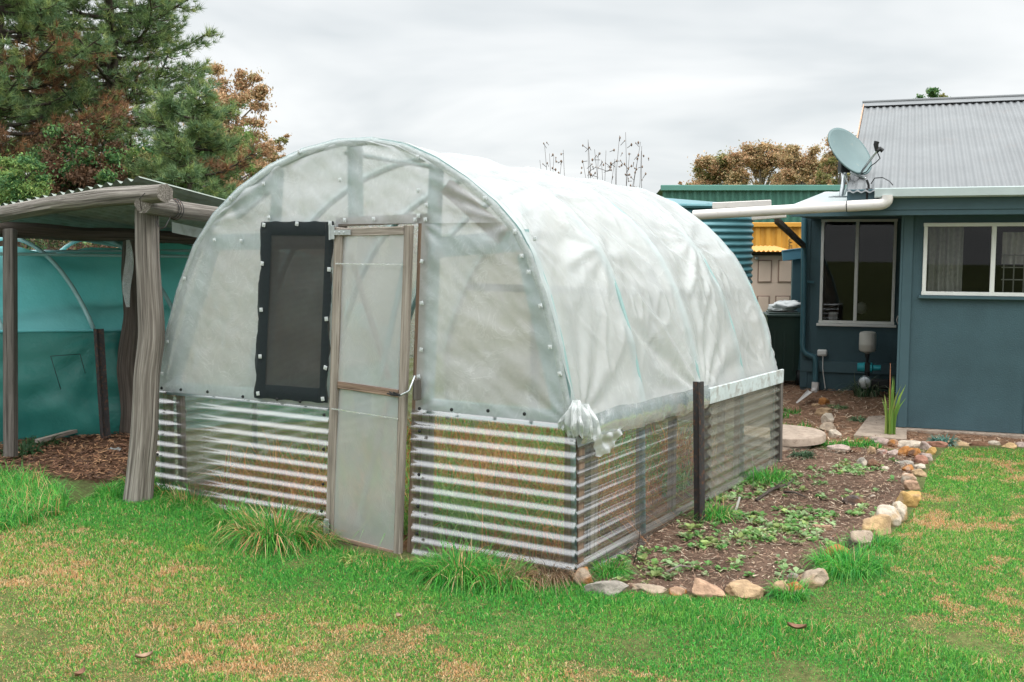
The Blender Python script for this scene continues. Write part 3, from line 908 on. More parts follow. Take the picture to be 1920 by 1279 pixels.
# distance in front of the greenhouse's front wall: greener strip near it, dry farther off
fd = -((P - GO[:2]) @ GV[:2])
rt = sst(1.2, 2.6, P[:, 0])
dry = .12 + .50 * sst(.75, 1.5, fd) * (1 - rt * .35) + .14 * rt
pn = fbm(P, .9, 41, 3); pn2 = fbm(P, 3.1, 47, 3)
pn3 = fbm(P, 2.0, 53, 4)
pn4 = fbm(P, 4.6, 59, 3)
zone = (dry > .2) * 1.0
dry = dry * .55 + zone * (.62 * sst(.10, .30, fbm(P, 7.5, 71, 3) * .55 + pn4 * .5 + pn3 * .4) + .20 * pn) - .03 + .30 * np.clip(pn2 - .1, 0, 1)
dry = np.clip(dry, .03, .92)
h = np.clip(.028 + .014 * pn + .014 * pn2 - .010 * dry, .010, .06) * RNG.uniform(.5, 1.5, len(P))
h = h * (1 + .9 * (1 - sst(.15, .55, fd)) * (fd > 0))
print('lawn blades', len(P))
grass = blades('lawn_grass', P, h, RNG.uniform(.0028, .0055, len(P)) * (1 + (dd - 4) * .10), RNG.uniform(.2, 1.25, len(P)), grass_cols(P, dry, warm=np.clip(sst(.5, 1.5, fd) * .8 + .5 * rt + .7 * fbm(P, 1.7, 83, 3), 0, 1.5)), seg=2)
tag(grass, 'short patchy lawn grass, green near the greenhouse and straw coloured in front', 'grass', kind='stuff')

def clump(name, c, n, rad, L, wd, dry, label, cat='grass clump', group=None, lean=(.3, 1.5), hi=1.0, cols=None, seed=0):
    r = np.random.default_rng(seed + int(abs(c[0] * 1000)) % 9999)
    a = r.uniform(0, 2 * np.pi, n); q = rad * np.sqrt(r.random(n)) * .7
    P = np.c_[np.cos(a) * q, np.sin(a) * q]
    z = gz(P[:, 0] + c[0], P[:, 1] + c[1]) - gz(c[0], c[1])
    dirr = a + r.normal(0, .6, n)
    ln = r.uniform(L * .45, L, n)
    col = grass_cols(P, dry, r, hi) if cols is None else np.array(cols)[r.integers(0, len(cols), n)] * r.uniform(.7, 1.25, (n, 1))
    o = blades(name, P, ln, r.uniform(wd * .6, wd, n), r.uniform(lean[0], lean[1], n), col, seg=4, z=z, dirr=dirr, rng=r)
    o.location = (c[0], c[1], float(gz(c[0], c[1])) - .01)
    return tag(o, label, cat, group)
# tall tufts: (pixel foot, count, radius, length, width, dryness, label)
G_T = 'tufts of long grass round the greenhouse foot'
for (x, y, n, rad, L, wd, dry, lab) in [
    (520, 1015, 820, .32, .34, .009, .30, 'big arching tuft of long green grass before the left corrugated panel'),
    (445, 990, 380, .22, .24, .007, .10, 'dark green grass tuft left of the biggest arching tuft'),
    (590, 1020, 300, .18, .20, .007, .35, 'mixed green and straw grass tuft just left of the door foot'),
    (360, 965, 360, .22, .20, .006, .30, 'loose straw-tipped grass tuft right of the weathered log post'),
    (270, 945, 320, .20, .24, .007, .12, 'green grass tuft growing round the foot of the log post'),
    (215, 955, 260, .18, .17, .006, .06, 'bright green grass tuft left of the log post foot'),
    (315, 950, 220, .16, .22, .007, .15, 'upright grass tuft between log post and corrugated panel'),
    (865, 1085, 560, .26, .28, .008, .12, 'lush green grass tuft at the right corrugated panel, right of the door'),
    (935, 1095, 420, .22, .22, .008, .18, 'long spreading green grass tuft under the middle of the right panel'),
    (815, 1075, 240, .16, .17, .006, .10, 'small green grass tuft beside the right foot of the door'),
    (1140, 1075, 260, .13, .17, .006, .06, 'green grass tuft behind the grey corner stones'),
    (1480, 1118, 260, .13, .15, .006, .02, 'bright tuft of grass poking up between the tan bed stones'),
    (1590, 1075, 520, .26, .20, .007, .02, 'thick bright green tuft outside the orange edging stone'),
    (1640, 1035, 320, .22, .16, .006, .02, 'green grass tuft outside the dark grey edging block'),
    (1440, 905, 300, .22, .20, .007, .03, 'vivid grass tuft against the far end of the clear side wall'),
    (1340, 975, 240, .16, .20, .007, .08, 'grass tuft at the foot of the dark steel picket')]:
    clump('grass_tuft', at(x, y), int(n * 1.3), rad, L, wd, dry, lab, 'grass tuft', G_T)
for (x, y, n, rad, L, lab) in [(612, 1005, 420, .15, .16, 'dead reddish brown grass clump beside the lower door hinge'),
                               (1025, 1085, 700, .22, .26, 'dry grey-brown grass clump at the near corner of the greenhouse'),
                               (835, 1060, 160, .09, .20, 'small dead straw clump left of the lush tuft by the door')]:
    clump('dry_grass_clump', at(x, y), n, rad, L, .006, 1, lab, 'dry grass', 'clumps of dead grass at the greenhouse foot', (.5, 1.7), 1,
          [(.26, .15, .085), (.34, .23, .14), (.20, .12, .075), (.40, .30, .19)] if x > 700 else [(.26, .11, .045), (.18, .08, .035), (.32, .17, .08)])
clump('yellow_weed', at(365, 1043), 130, .08, .07, .009, 0, 'small yellow-green weed in the lawn left of the door', 'weed', None, (.6, 1.5), 1, [(.34, .36, .06), (.42, .40, .08)])
clump('yellow_weed', at(668, 1052), 60, .10, .10, .018, 0, 'pale yellow-green leafy weed under the door bottom', 'weed', None, (.7, 1.6), 1, [(.38, .42, .14), (.30, .36, .10)])
# left patch of long grass
P = sample_poly(wpoly([(-150, 1010), (30, 1000), (120, 965), (130, 940), (60, 905), (-150, 890)], 0), 15000)
o = blades('grass_patch', P, RNG.uniform(.08, .24, len(P)), RNG.uniform(.004, .007, len(P)), RNG.uniform(.2, 1.4, len(P)), grass_cols(P, .12), seg=3)
tag(o, 'patch of longer green grass at the left edge, before the bare dirt', 'grass', kind='stuff')
P = sample_poly(wpoly([(1455, 825), (1455, 770), (1500, 775), (1530, 812), (1545, 835), (1650, 833), (1690, 842), (1700, 850), (1560, 842)], -.1), 9000)
n_ = fbm(P, 2.2, 77, 2); P = P[n_ > -.15]
o = blades('grass_patch', P, RNG.uniform(.04, .12, len(P)), RNG.uniform(.006, .010, len(P)), RNG.uniform(.2, 1.2, len(P)), grass_cols(P, .08), seg=2)
tag(o, 'thin strip of bright grass between the stone rows near the house', 'grass', kind='stuff')
# inside the greenhouse
n = 30000
a = RNG.uniform(-3.1, -.30, n); b = RNG.uniform(.28, 3.3, n)
P = GO[:2] + a[:, None] * GU[:2] + b[:, None] * GV[:2]
pn = fbm(P, 1.6, 61, 3); keep = RNG.random(n) < np.clip(.55 + pn * .9, .08, 1); P = P[keep]; pn = pn[keep]
rd = fbm(P, 1.9, 67, 3) > .02
cI = np.where((rd & (RNG.random(len(P)) < .85))[:, None], np.array([[.66, .26, .08], [.46, .18, .07], [.70, .40, .16]])[RNG.integers(0, 3, len(P))],
              np.array([[.13, .38, .07], [.20, .44, .09], [.36, .46, .15]])[RNG.integers(0, 3, len(P))]) * RNG.uniform(.7, 1.3, (len(P), 1))
o = blades('greenhouse_weeds', P, RNG.uniform(.12, .52, len(P)) * (1 + .3 * pn), RNG.uniform(.007, .014, len(P)), RNG.uniform(.25, 1.6, len(P)), cI, seg=3)
tag(o, 'overgrown green and rusty dead grass inside the greenhouse', 'grass', kind='stuff')

# chips and straw lying about
def litter(name, poly, n, Lr, Wr, cols, label, z=-.1):
    P = sample_poly(poly, n); k = len(P)
    a = RNG.uniform(0, 2 * np.pi, k); L = RNG.uniform(*Lr, k); w = RNG.uniform(*Wr, k)
    D = np.c_[np.cos(a), np.sin(a), RNG.normal(0, .22, k)]; S = np.c_[-np.sin(a), np.cos(a), RNG.normal(0, .3, k)]
    B = np.c_[P, gz(P[:, 0], P[:, 1]) + .012 + RNG.uniform(0, .014, k)]
    V = np.stack([B - D * L[:, None] / 2 - S * w[:, None] / 2, B + D * L[:, None] / 2 - S * w[:, None] * .3, B + D * L[:, None] / 2 + S * w[:, None] * .35, B - D * L[:, None] / 2 + S * w[:, None] / 2], 1)
    C = np.repeat(np.array(cols)[RNG.integers(0, len(cols), k)] * RNG.uniform(.6, 1.3, (k, 1)), 4, 0)
    o = raw_mesh(name, V.reshape(-1, 3), np.arange(4 * k).reshape(-1, 4), None, C, MT['chip'])
    return tag(o, label, 'ground litter', kind='stuff')
litter('bed_litter', BED, 24000, (.008, .045), (.002, .007), [(.34, .24, .16), (.25, .16, .11), (.13, .085, .06), (.44, .35, .26), (.20, .11, .075)], 'straw, bark chips and dead stems over the garden bed soil')
litter('bark_litter', MULCH, 22000, (.015, .08), (.004, .014), [(.22, .11, .06), (.13, .065, .04), (.30, .17, .09), (.08, .045, .03)], 'brown bark and dead leaves on the dirt under the shelter')
litter('path_litter', RED, 9000, (.015, .08), (.004, .012), [(.40, .25, .16), (.25, .15, .10), (.5, .38, .27), (.15, .09, .06)], 'dry bark and straw on the reddish dirt by the house')

# low leafy weeds in the bed
def weeds(name, P, size, cols, label, kind='stuff', nl=(7, 13), cat='weeds'):
    V = []; C = []
    for p in P:
        z = float(gz(p[0], p[1])); s = size * random.uniform(.55, 1.3); k = random.randint(*nl)
        c0 = np.array(random.choice(cols)) * random.uniform(.75, 1.25)
        for j in range(k):
            a = random.uniform(0, 6.28); el = random.uniform(.15, 1.1); l_ = s * random.uniform(.6, 1.2)
            d = np.array([math.cos(a) * math.cos(el), math.sin(a) * math.cos(el), math.sin(el)])
            sd_ = np.array([-math.sin(a), math.cos(a), 0]) * l_ * .34
            b = np.array([p[0], p[1], z + .005]) + d * l_ * .15
            m_ = b + d * l_ * .5 + np.array([0, 0, .06 * l_]); t = b + d * l_ - np.array([0, 0, .22 * l_])
            V += [b, m_ - sd_, t, m_ + sd_]; C += [c0 * random.uniform(.8, 1.2)] * 4
    k = len(V) // 4
    o = raw_mesh(name, np.array(V), np.arange(4 * k).reshape(-1, 4), None, np.array(C), MT['blade'])
    return tag(o, label, cat, kind=kind)
P = sample_poly(BED, 9000)
zone = [(1360, 955, 150, 45), (1420, 1020, 160, 50), (1300, 1040, 120, 30), (1480, 1000, 110, 40), (1230, 1075, 90, 16), (1500, 1060, 80, 30), (1560, 960, 70, 25), (1430, 920, 80, 25), (1640, 905, 60, 20), (1600, 890, 60, 12)]
wgt = np.zeros(len(P))
for i, p in enumerate(P):
    d = np.array([p[0], p[1], -.1 - EYE]); dp = d @ _FW
    X, Y = 960 + F * d[0] / dp, 639.5 - F * (d @ _UP) / dp
    wgt[i] = max(math.exp(-((X - a) / rx) ** 2 - ((Y - b) / ry) ** 2) for a, b, rx, ry in zone)
wgt *= np.clip(.45 + 1.9 * fbm(P, 3.5, 91, 2), 0, 1.4)
P = P[RNG.random(len(P)) < wgt * .48]
weeds('bed_weeds', P, .040, [(.17, .32, .09), (.24, .38, .15), (.30, .42, .20), (.12, .28, .07), (.28, .36, .12)], 'low pale green leafy weeds spreading over the garden bed')

# ------------------------------------------------------------------ stones round the bed
import bmesh
m = M('stone'); c = m.n('ShaderNodeAttribute', attribute_name='Col').outputs['Color']; q = m.co('Object')
a_ = m.noise(q, 22, 6, .68, .3); b_ = m.noise(q, 70, 4, .7)
c = m.mix(1.0, c, m.ramp(a_, [(.3, .62), (.55, 1.0), (.75, 1.22)]), 'MULTIPLY')
c = m.mix(m.ramp(m.noise(q, 9, 4, .6, .8), [(.56, 0.0), (.68, .55)]), c, (.23, .12, .06))
MT['stone'] = m.done(m.pr(c, .88, 0, m.bump(m.math('ADD', a_, m.math('MULTIPLY', b_, .5)), .02, .7), .2))
CL = {k_: tuple(q_ * .8 for q_ in c_) for k_, c_ in dict(grey=(.38, .34, .29), pinkgrey=(.46, .36, .27), orange=(.50, .22, .07), salmon=(.52, .33, .22), tan=(.54, .37, .22), sand=(.62, .42, .22),
          white=(.66, .56, .45), dark=(.13, .105, .095), brown=(.22, .12, .075), brick=(.40, .20, .14), yellow=(.58, .36, .13), pink=(.52, .40, .35), ).items()}
def stone(x0, y0, x1, y1, cn_, boxy, label, c2=None, group='stones edging the garden bed', tilt=0.0, dfac=.85, z=-.1):
    cx, yb = (x0 + x1) / 2, y1
    g0 = at(cx, yb, z); d = g0[1]
    g0[2] = float(gz(g0[0], g0[1]))
    w = (x1 - x0) * 1.10 * d / F; h_ = (y1 - y0) * d / F * 1.0
    dp = w * dfac if w < h_ * 2.2 else h_ * 1.5
    h_ = max(.02, h_ - dp * .18)
    bm = bmesh.new(); bmesh.ops.create_icosphere(bm, subdivisions=4, radius=1)
    sd_ = random.uniform(0, 99)
    col = np.array(CL[cn_]); colb = np.array(CL[c2 or cn_])
    cs = []
    # a few random cutting planes make flat broken faces
    pls = [(Vector((random.gauss(0, 1), random.gauss(0, 1), random.gauss(.2, .8))).normalized(), random.uniform(.55, .88)) for _ in range(11)]
    for v in bm.verts:
        p = v.co.copy()
        k = (abs(p.x) ** boxy + abs(p.y) ** boxy + abs(p.z) ** boxy) ** (1 / boxy)
        p = p / k
        for n_, dd_ in pls:
            e = p.dot(n_) - dd_ * (1.0 if boxy < 3 else 1.25)
            if e > 0: p -= n_ * e * .96
        nn = mnoise.noise(p * 1.3 + Vector((sd_, 0, 0)))
        p *= 1 + .16 * nn + .07 * mnoise.noise(p * 3.4 + Vector((0, sd_, 0))) + .03 * mnoise.noise(p * 9)
        t = mnoise.noise(p * 1.1 + Vector((sd_, sd_, 3))) + .35 * p.z
        f = max(0, min(1, .5 + t * 2.2))
        cs.append(col * (1 - f) + colb * f if c2 else col * (1 + .2 * nn))
        v.co = p
    xs = [v.co.x for v in bm.verts]; zs = [v.co.z for v in bm.verts]
    sx = w / (max(xs) - min(xs)); sz = (h_ + .035) / (max(zs) - min(zs)); mz = min(zs); mx_ = (max(xs) + min(xs)) / 2
    ct, st = math.cos(tilt), math.sin(tilt)
    for v in bm.verts:
        v.co = Vector(((v.co.x - mx_) * sx, v.co.y * dp / 2, (v.co.z - mz) * sz - .035))
        v.co = Vector((v.co.x * ct - v.co.z * st, v.co.y, v.co.x * st + v.co.z * ct))
    me = bpy.data.meshes.new('edging_stone'); bm.to_mesh(me); bm.free()
    ca = me.attributes.new('Col', 'FLOAT_COLOR', 'POINT')
    ca.data.foreach_set('color', np.c_[np.array(cs), np.ones(len(cs))].astype(np.float32).ravel())
    me.polygons.foreach_set('use_smooth', [True] * len(me.polygons)); me.set_sharp_from_angle(angle=R(38))
    me.materials.append(MT['stone'])
    o = bpy.data.objects.new('edging_stone', me); COL.objects.link(o)
    o.location = (g0[0], g0[1] + dp * .35, g0[2])
    o.rotation_euler = (0, 0, math.atan2(-g0[0], g0[1]) * .8 + random.uniform(-.12, .12))
    return tag(o, label, 'stone', group)
for a in [
    (1072, 1056, 1111, 1100, 'pinkgrey', 2.6, 'upright grey stone with an orange top at the greenhouse corner', 'orange', .0),
    (1095, 1080, 1178, 1117, 'grey', 2.2, 'wide lumpy grey stone lying next to the upright corner stone', None, .0),
    (1185, 1090, 1250, 1107, 'pinkgrey', 2.4, 'low flat pinkish grey stone right of the lumpy grey one', None, .0),
    (1255, 1094, 1288, 1113, 'orange', 2.2, 'small pointed orange stone at the front of the bed', 'salmon', -.25),
    (1300, 1088, 1364, 1120, 'salmon', 2.6, 'salmon slab sloping down to the right in the front row', None, -.3),
    (1366, 1084, 1438, 1120, 'tan', 2.0, 'large smooth rounded tan stone in the front row', None, .0),
    (1448, 1083, 1486, 1115, 'tan', 2.4, 'tan stone behind a tuft of grass, right of the rounded one', None, .0),
    (1472, 1087, 1511, 1115, 'white', 3.0, 'white and orange banded stone near the front bend', 'orange', .0),
    (1500, 1066, 1560, 1103, 'tan', 3.0, 'long grey-tan stone leaning along the bend of the row', 'pinkgrey', .40),
    (1549, 1024, 1596, 1056, 'orange', 3.0, 'bright orange blocky stone left of the dark grey block', None, .1),
    (1594, 998, 1640, 1037, 'dark', 3.6, 'dark grey angular block beside the bright orange stone', 'pinkgrey', .0),
    (1624, 964, 1673, 1011, 'sand', 2.8, 'big cream sandstone boulder with a curved face', 'tan', .0),
    (1642, 947, 1686, 993, 'sand', 3.2, 'sandstone slab resting on the back of the big boulder', 'white', -.35),
    (1674, 941, 1703, 983, 'sand', 3.6, 'sandstone block with a flat white cap', 'white', .0),
    (1684, 921, 1729, 956, 'tan', 2.4, 'tan stone with an orange hollow in its side', 'yellow', .0),
    (1699, 903, 1728, 926, 'salmon', 2.8, 'salmon pink stone between tan and white-topped ones', None, .0),
    (1694, 891, 1719, 913, 'white', 3.4, 'white-topped block on the inner side of the right row', 'salmon', .0),
    (1712, 883, 1739, 900, 'tan', 3.2, 'tan block under a thin white slab in the right row', None, .0),
    (1712, 873, 1737, 886, 'white', 3.4, 'thin white slab lying on a tan block', None, .0),
    (1694, 876, 1718, 893, 'salmon', 2.8, 'orange-tan stone left of the thin white slab', 'orange', .0),
    (1683, 867, 1713, 879, 'grey', 3.0, 'flat pale grey slab inside the right row', None, .0),
    (1718, 857, 1741, 876, 'brick', 3.4, 'red-brown brick piece in the right row', None, .0),
    (1727, 851, 1750, 869, 'white', 3.0, 'white block at the top of the right row', 'pink', .0),
    (1738, 838, 1757, 855, 'yellow', 2.6, 'yellow-orange stone at the outer far corner of the bed', None, .0),
    (1728, 825, 1750, 845, 'pink', 2.8, 'pinkish stone right of the long white slab', None, .0),
    (1685, 839, 1708, 859, 'orange', 3.6, 'dark orange block in the far row of the bed', None, .0),
    (1704, 842, 1729, 862, 'brown', 3.6, 'brown block right of the dark orange block', 'orange', .0),
    (1686, 825, 1733, 841, 'white', 3.8, 'long white slab behind the orange and brown blocks', None, .0),
    (1667, 823, 1687, 840, 'orange', 2.4, 'rounded orange stone left of the long white slab', 'salmon', .0),
    (1633, 817, 1668, 836, 'pink', 2.2, 'rounded pinkish stone in the far grass strip', None, .0),
    (1607, 817, 1635, 834, 'orange', 2.2, 'orange-brown stone at the left of the far grass strip', 'brown', .0),
    (1555, 834, 1595, 852, 'white', 2.2, 'white-pink lumpy stone at the left end of the far row', 'pink', .0),
    (1595, 841, 1618, 852, 'brown', 3.0, 'low brown stone right of the white-pink lumpy one', None, .0),
    (1627, 839, 1643, 856, 'tan', 2.6, 'small tan stone standing in the middle of the far row', None, .0),
    (1647, 844, 1666, 857, 'brick', 3.6, 'pale red brick piece in the far row', 'pink', .0),
    (1665, 845, 1687, 858, 'pink', 3.6, 'pale pink block left of the dark orange block', None, .0)]:
    stone(*a[:7], c2=a[7], tilt=a[8])
GI = 'stones lying in the garden bed'
for a in [(1585, 926, 1628, 951, 'brown', 2.3, 'lone dark brown rock lying in the middle of the bed', 'dark'),
          (1609, 860, 1630, 882, 'white', 2.2, 'white mottled rock left of the dark lump in the far bed', 'grey'),
          (1627, 864, 1657, 884, 'dark', 2.0, 'dark brownish lump beside the white mottled rock', 'brown'),
          (1654, 879, 1672, 888, 'white', 2.8, 'small flat white stone right of the dark lump', None),
          (1526, 986, 1563, 998, 'salmon', 2.8, 'flat salmon stone chip on the soil left of the dark block', None),
          (1476, 1075, 1501, 1088, 'grey', 2.3, 'pale grey chip just inside the front row', None),
          (1630, 930, 1645, 938, 'white', 2.3, 'little pale chip right of the lone brown rock', None)]:
    stone(*a[:7], c2=a[7], group=GI)
GP = 'stones edging the path to the house'
for a in [(1537, 742, 1557, 760, 'orange', 3.4, 'orange block at the head of the path edging'),
          (1523, 755, 1539, 763, 'tan', 3.4, 'flat tan stone left of the orange path block'),
          (1531, 760, 1561, 781, 'tan', 2.4, 'tan and cream stone in the path edging'),
          (1542, 770, 1564, 793, 'white', 3.2, 'cream block below the tan path stone'),
          (1540, 786, 1570, 809, 'pinkgrey', 2.2, 'long grey-brown stone low in the path edging'),
          (1557, 801, 1579, 819, 'white', 2.2, 'whitish end stone at the foot of the path edging')]:
    stone(*a, group=GP)
GE = 'stones edging the lawn below the house wall'
for a in [(1740, 824, 1778, 838, 'brick', 3.2, 'brown edging stone nearest the bed corner below the wall'),
          (1778, 823, 1818, 836, 'tan', 2.6, 'tan edging log-shaped stone below the bluish plant'),
          (1818, 825, 1856, 836, 'brown', 3.0, 'low brown edging stone below the house wall'),
          (1856, 823, 1880, 835, 'white', 2.8, 'white edging stone under the wide window'),
          (1883, 826, 1908, 840, 'sand', 2.4, 'sandy orange edging stone near the right picture edge'),
          (1907, 825, 1935, 838, 'pink', 2.6, 'pale edging stone cut by the right picture edge')]:
    stone(*a, group=GE)

# round stepping slab by the far corner of the greenhouse
cc = at(1462, 836, -.1)
mb = MB()
def disc(r, z0, z1, c, sd_):
    n = 40; vs = []
    rr = [r * (1 + .025 * mnoise.noise((math.cos(k) * 2 + sd_, math.sin(k) * 2, 0))) for k in np.linspace(0, 2 * math.pi, n, endpoint=False)]
    prof_ = [(1, z0), (1.0, z1 - .012), (.985, z1 - .003), (.93, z1), (.6, z1 + .004), (.2, z1 + .004)]
    for f_, z_ in prof_:
        for k in range(n):
            t = 2 * math.pi * k / n; vs.append((c[0] + rr[k] * f_ * math.cos(t), c[1] + rr[k] * f_ * math.sin(t), z_))
    fs = [(i * n + k, i * n + (k + 1) % n, (i + 1) * n + (k + 1) % n, (i + 1) * n + k) for i in range(len(prof_) - 1) for k in range(n)]
    fs.append(tuple((len(prof_) - 1) * n + k for k in range(n)))
    mb.add(vs, fs)
disc(.40, .06, .13, (.02, .05), 1); disc(.34, -.05, .06, (-.06, .0), 4)
MT['concrete'] = mat_paint('old_concrete', (.36, .285, .225), .9, .18, 9, .6, 70, ((.17, .115, .085), .52, .7))
o = mb.build('stepping_slab', MT['concrete'], None, 'auto', tuple(cc)); tag(o, 'thick round concrete slab on blocks at the far greenhouse corner', 'slab')

# steel picket at the side of the greenhouse, stakes
def picket(name, foot, top, label, cat='post', mat='rustpost', s=.030, tilt=(0, 0)):
    mb = MB(); h_ = top; a = (0, 0, -.1); b = (tilt[0], tilt[1], h_)
    for k in range(3):
        an = k * 2.094 + .5; mb.bar(a, b, s * .25, s, (math.cos(an), math.sin(an), 0))
    vs = MB()
    o = MB()
    for k in range(3):
        an = k * 2.094 + .5; d = np.array([math.cos(an), math.sin(an), 0]) * s * .45
        o.bar(np.array(a) + d, np.array(b) + d, s * .30, s * .95, d / np.linalg.norm(d))
    t = o.build(name, MT[mat], None, False, tuple(foot)); return tag(t, label, cat)
fp = at(1313, 980, -.09)
tp = on(1310, 716, fp, np.array([0, 1, 0]))
picket('steel_picket', fp, tp[2] - fp[2], 'dark steel star picket with a rusty top beside the clear side wall', s=.042, tilt=(tp[0] - fp[0], 0))
for (x, y, x2, y2, lab, mt, r_) in [(1188, 1058, 1201, 980, 'thin dark dead stem standing beside the clear side wall', 'logdark', .004),
                                     (1411, 925, 1410, 850, 'thin pale dry stem standing near the far side wall', 'greytimber', .003)]:
    p = at(x, y); e = on(x2, y2, p, np.array([0, 1, 0]))
    mb = MB(); d = e - p; mb.tube([(0, 0, 0), d * .5 + np.array([.01, 0, 0]), d], [r_, r_ * .8, r_ * .4], 6)
    if r_ > .0035: mb.tube([d * .15, d * .22 + np.array([-.10, 0, .012])], [r_ * .8, r_ * .4], 5)
    tag(mb.build('dead_stalk', MT[mt], None, True, tuple(p)), lab, 'stem')
p = at(1378, 962); e = on(1387, 932, p, np.array([0, 1, 0])); mb = MB(); mb.bar((0, 0, 0), e - p, .014, .01, (0, 1, 0)); tag(mb.build('plant_stake', MT['white_pvc'], None, False, tuple(p)), 'short white plant label stake leaning in the bed weeds', 'stake')
for k, (pts, lab) in enumerate([([(1418, 945), (1450, 928), (1478, 915), (1492, 905)], 'forked dark dead branch lying at the far side of the bed'), ([(1470, 930), (1490, 936), (1512, 940)], 'short dark twig lying beside the forked dead branch'),
                               ([(1250, 1082), (1275, 1076), (1297, 1073)], 'thin pale stick lying on the bare soil near the front stones')]):
    W_ = [at(*q) + np.array([0, 0, .03 + .02 * (i % 2)]) for i, q in enumerate(pts)]; o0 = W_[0].copy()
    mb = MB(); mb.tube([w - o0 for w in W_], [.012 - .003 * k] * (len(W_) - 1) + [.004], 6, rough=.2)
    if k == 0: mb.tube([W_[1] - o0, W_[1] - o0 + np.array([.12, .10, .05])], [.007, .003], 5)
    tag(mb.build('dead_branch', MT['logdark' if k < 2 else 'greytimber'], None, True, tuple(o0)), lab, 'branch')

# fallen leaves on the lawn
for (x, y, sz_, c_, lab) in [(270, 1236, .055, 'fl1', 'tan fallen leaf on the lawn at the lower left'), (1494, 1182, .065, 'fl2', 'dark brown curled leaf in the dry lawn below the bed'),
                            (748, 1158, .035, 'fl1', 'tiny pale leaf on the lawn in front of the door'), (150, 1268, .05, 'fl2', 'small brown leaf at the bottom left of the lawn')]:
    if c_ not in MT: MT[c_] = mat_paint(c_, (.30, .20, .13) if c_ == 'fl1' else (.20, .10, .06), .8, .25, 40)
    p = at(x, y, -.055); G = np.zeros((5, 9, 3))
    for i in range(5):
        for j in range(9):
            u_ = j / 8 * 2 - 1; w_ = (1 - u_ * u_) ** .7 * .36
            G[i, j] = (u_ * sz_ * .7, (i / 4 * 2 - 1) * w_ * sz_, sz_ * (.10 + .22 * u_ * u_ + .25 * abs(i / 4 * 2 - 1)))
    mb = MB(); mb.grid(G); o = mb.build('fallen_leaf', MT[c_], None, True, tuple(p)); o.rotation_euler = (0, 0, x * .7); tag(o, lab, 'leaf')

# ------------------------------------------------------------------ log shelter
MT['roofold'] = mat_paint('old_zinc_sheet', (.22, .25, .22), .8, .2, 2.5, .1, 40, ((.13, .14, .11), .5, .7), .0)
sh = thing('log_shelter', 'open log shelter with a low corrugated iron roof left of the greenhouse', 'shelter', tuple(at(262, 930, 0)))
SO = np.array(at(262, 930, 0))
def lw(p): return np.array(p) - SO
def logpart(name, pts, rs, mat='log', n=18, rough=.16, flut=.10):
    # resample for knobbly surface
    pts = [np.array(p, float) for p in pts]
    d = np.r_[0, np.cumsum([np.linalg.norm(pts[i + 1] - pts[i]) for i in range(len(pts) - 1)])]
    k = max(12, int(d[-1] / .05)); t = np.linspace(0, d[-1], k)
    Q = np.stack([np.interp(t, d, [p[a] for p in pts]) for a in range(3)], 1)
    for _ in range(3): Q[1:-1] = .25 * Q[:-2] + .5 * Q[1:-1] + .25 * Q[2:]
    rr = np.interp(t, d, rs)
    mb = MB(); mb.tube(Q, rr, n, True, rough, random.uniform(0, 50), flut)
    return mb.build(name, MT[mat], sh, 'auto')
def vp(x, y, d): return lw(dep(x, y, d / 1.0))
DP = 7.4
logpart('post', [vp(258, 945, DP), vp(262, 900, DP), vp(272, 800, DP), vp(275, 700, DP), vp(285, 630, DP), vp(281, 560, DP), vp(276, 480, DP), vp(275, 393, DP)],
        [.098, .091, .090, .088, .087, .084, .082, .080], 'log', 26, .07, .09)
logpart('post', [vp(243, 825, 10), vp(246, 760, 10), vp(238, 690, 10), vp(248, 600, 10), vp(245, 520, 10), vp(248, 440, 10)], [.10, .10, .10, .08, .085, .075], 'logdark', 18, .22, .18)
mb = MB(); mb.bar(lw(at(20, 858, 0)), vp(19, 430, 9.0), .09, .09, (0, 1, 0), .008); mb.build('square_post', MT['greybrown'], sh)
logpart('beam', [vp(268, 383, 7.15), vp(330, 392, 7.55), vp(420, 404, 8.1)], [.062, .058, .056], 'log')
logpart('rafter', [vp(309, 362, 7.05), vp(200, 370, 7.5), vp(100, 383, 7.95), vp(-40, 410, 8.7)], [.062, .064, .064, .064], 'log')
logpart('beam', [vp(-30, 428, 8.9), vp(60, 432, 9.2), vp(150, 440, 9.5), vp(240, 440, 9.9), vp(420, 452, 10.4)], [.06, .065, .06, .06, .05], 'logdark')
P0 = lw(at(262, 333, 2.23)); P1 = lw(at(0, 385, 2.09)); P2_ = lw(at(430, 378, 2.10))
A = (P1 - P0); A /= np.linalg.norm(A); B = (P2_ - P0); B /= np.linalg.norm(B); N_ = np.cross(B, A); N_ /= np.linalg.norm(N_)
if N_[2] < 0: N_ = -N_
mb = MB(); mb.corr(P0, B, A, N_, 3.2, 3.6, .15, .016, 10, 12); mb.build('roof_sheet', MT['roofold'], sh, True)
# offcut of iron and fencing wire at the post head
mb = MB(); mb.corr(vp(322, 416, 7.7), (B * .8 + A * .0), np.array([0, 0, -1.]) * 1, N_, .5, .08, .076, .01, 4, 8)
mb.build('iron_offcut', MT['roofold'], sh, True)
mb = MB()
c_ = vp(325, 392, 7.5)
for k in range(3):
    pts = [c_ + B * (.02 * k - .02) + (np.array([0, 0, 1]) * math.cos(t) + np.cross(B, (0, 0, 1)) * math.sin(t)) * (.066 + .004 * k) for t in np.linspace(0, 6.4, 18)]
    mb.tube(pts, .0035, 5)
mb.tube([c_ + np.array([0, -.06, -.05]), vp(310, 425, 7.3), vp(300, 430, 7.3), vp(292, 412, 7.3)], .003, 5)
mb.tube([vp(266, 398, 7.2), vp(262, 372, 7.0), vp(272, 362, 6.95)], .003, 5)
mb.build('tie_wire', MT['rustpost'], sh, True)
mb = MB()
G = np.zeros((10, 4, 3))
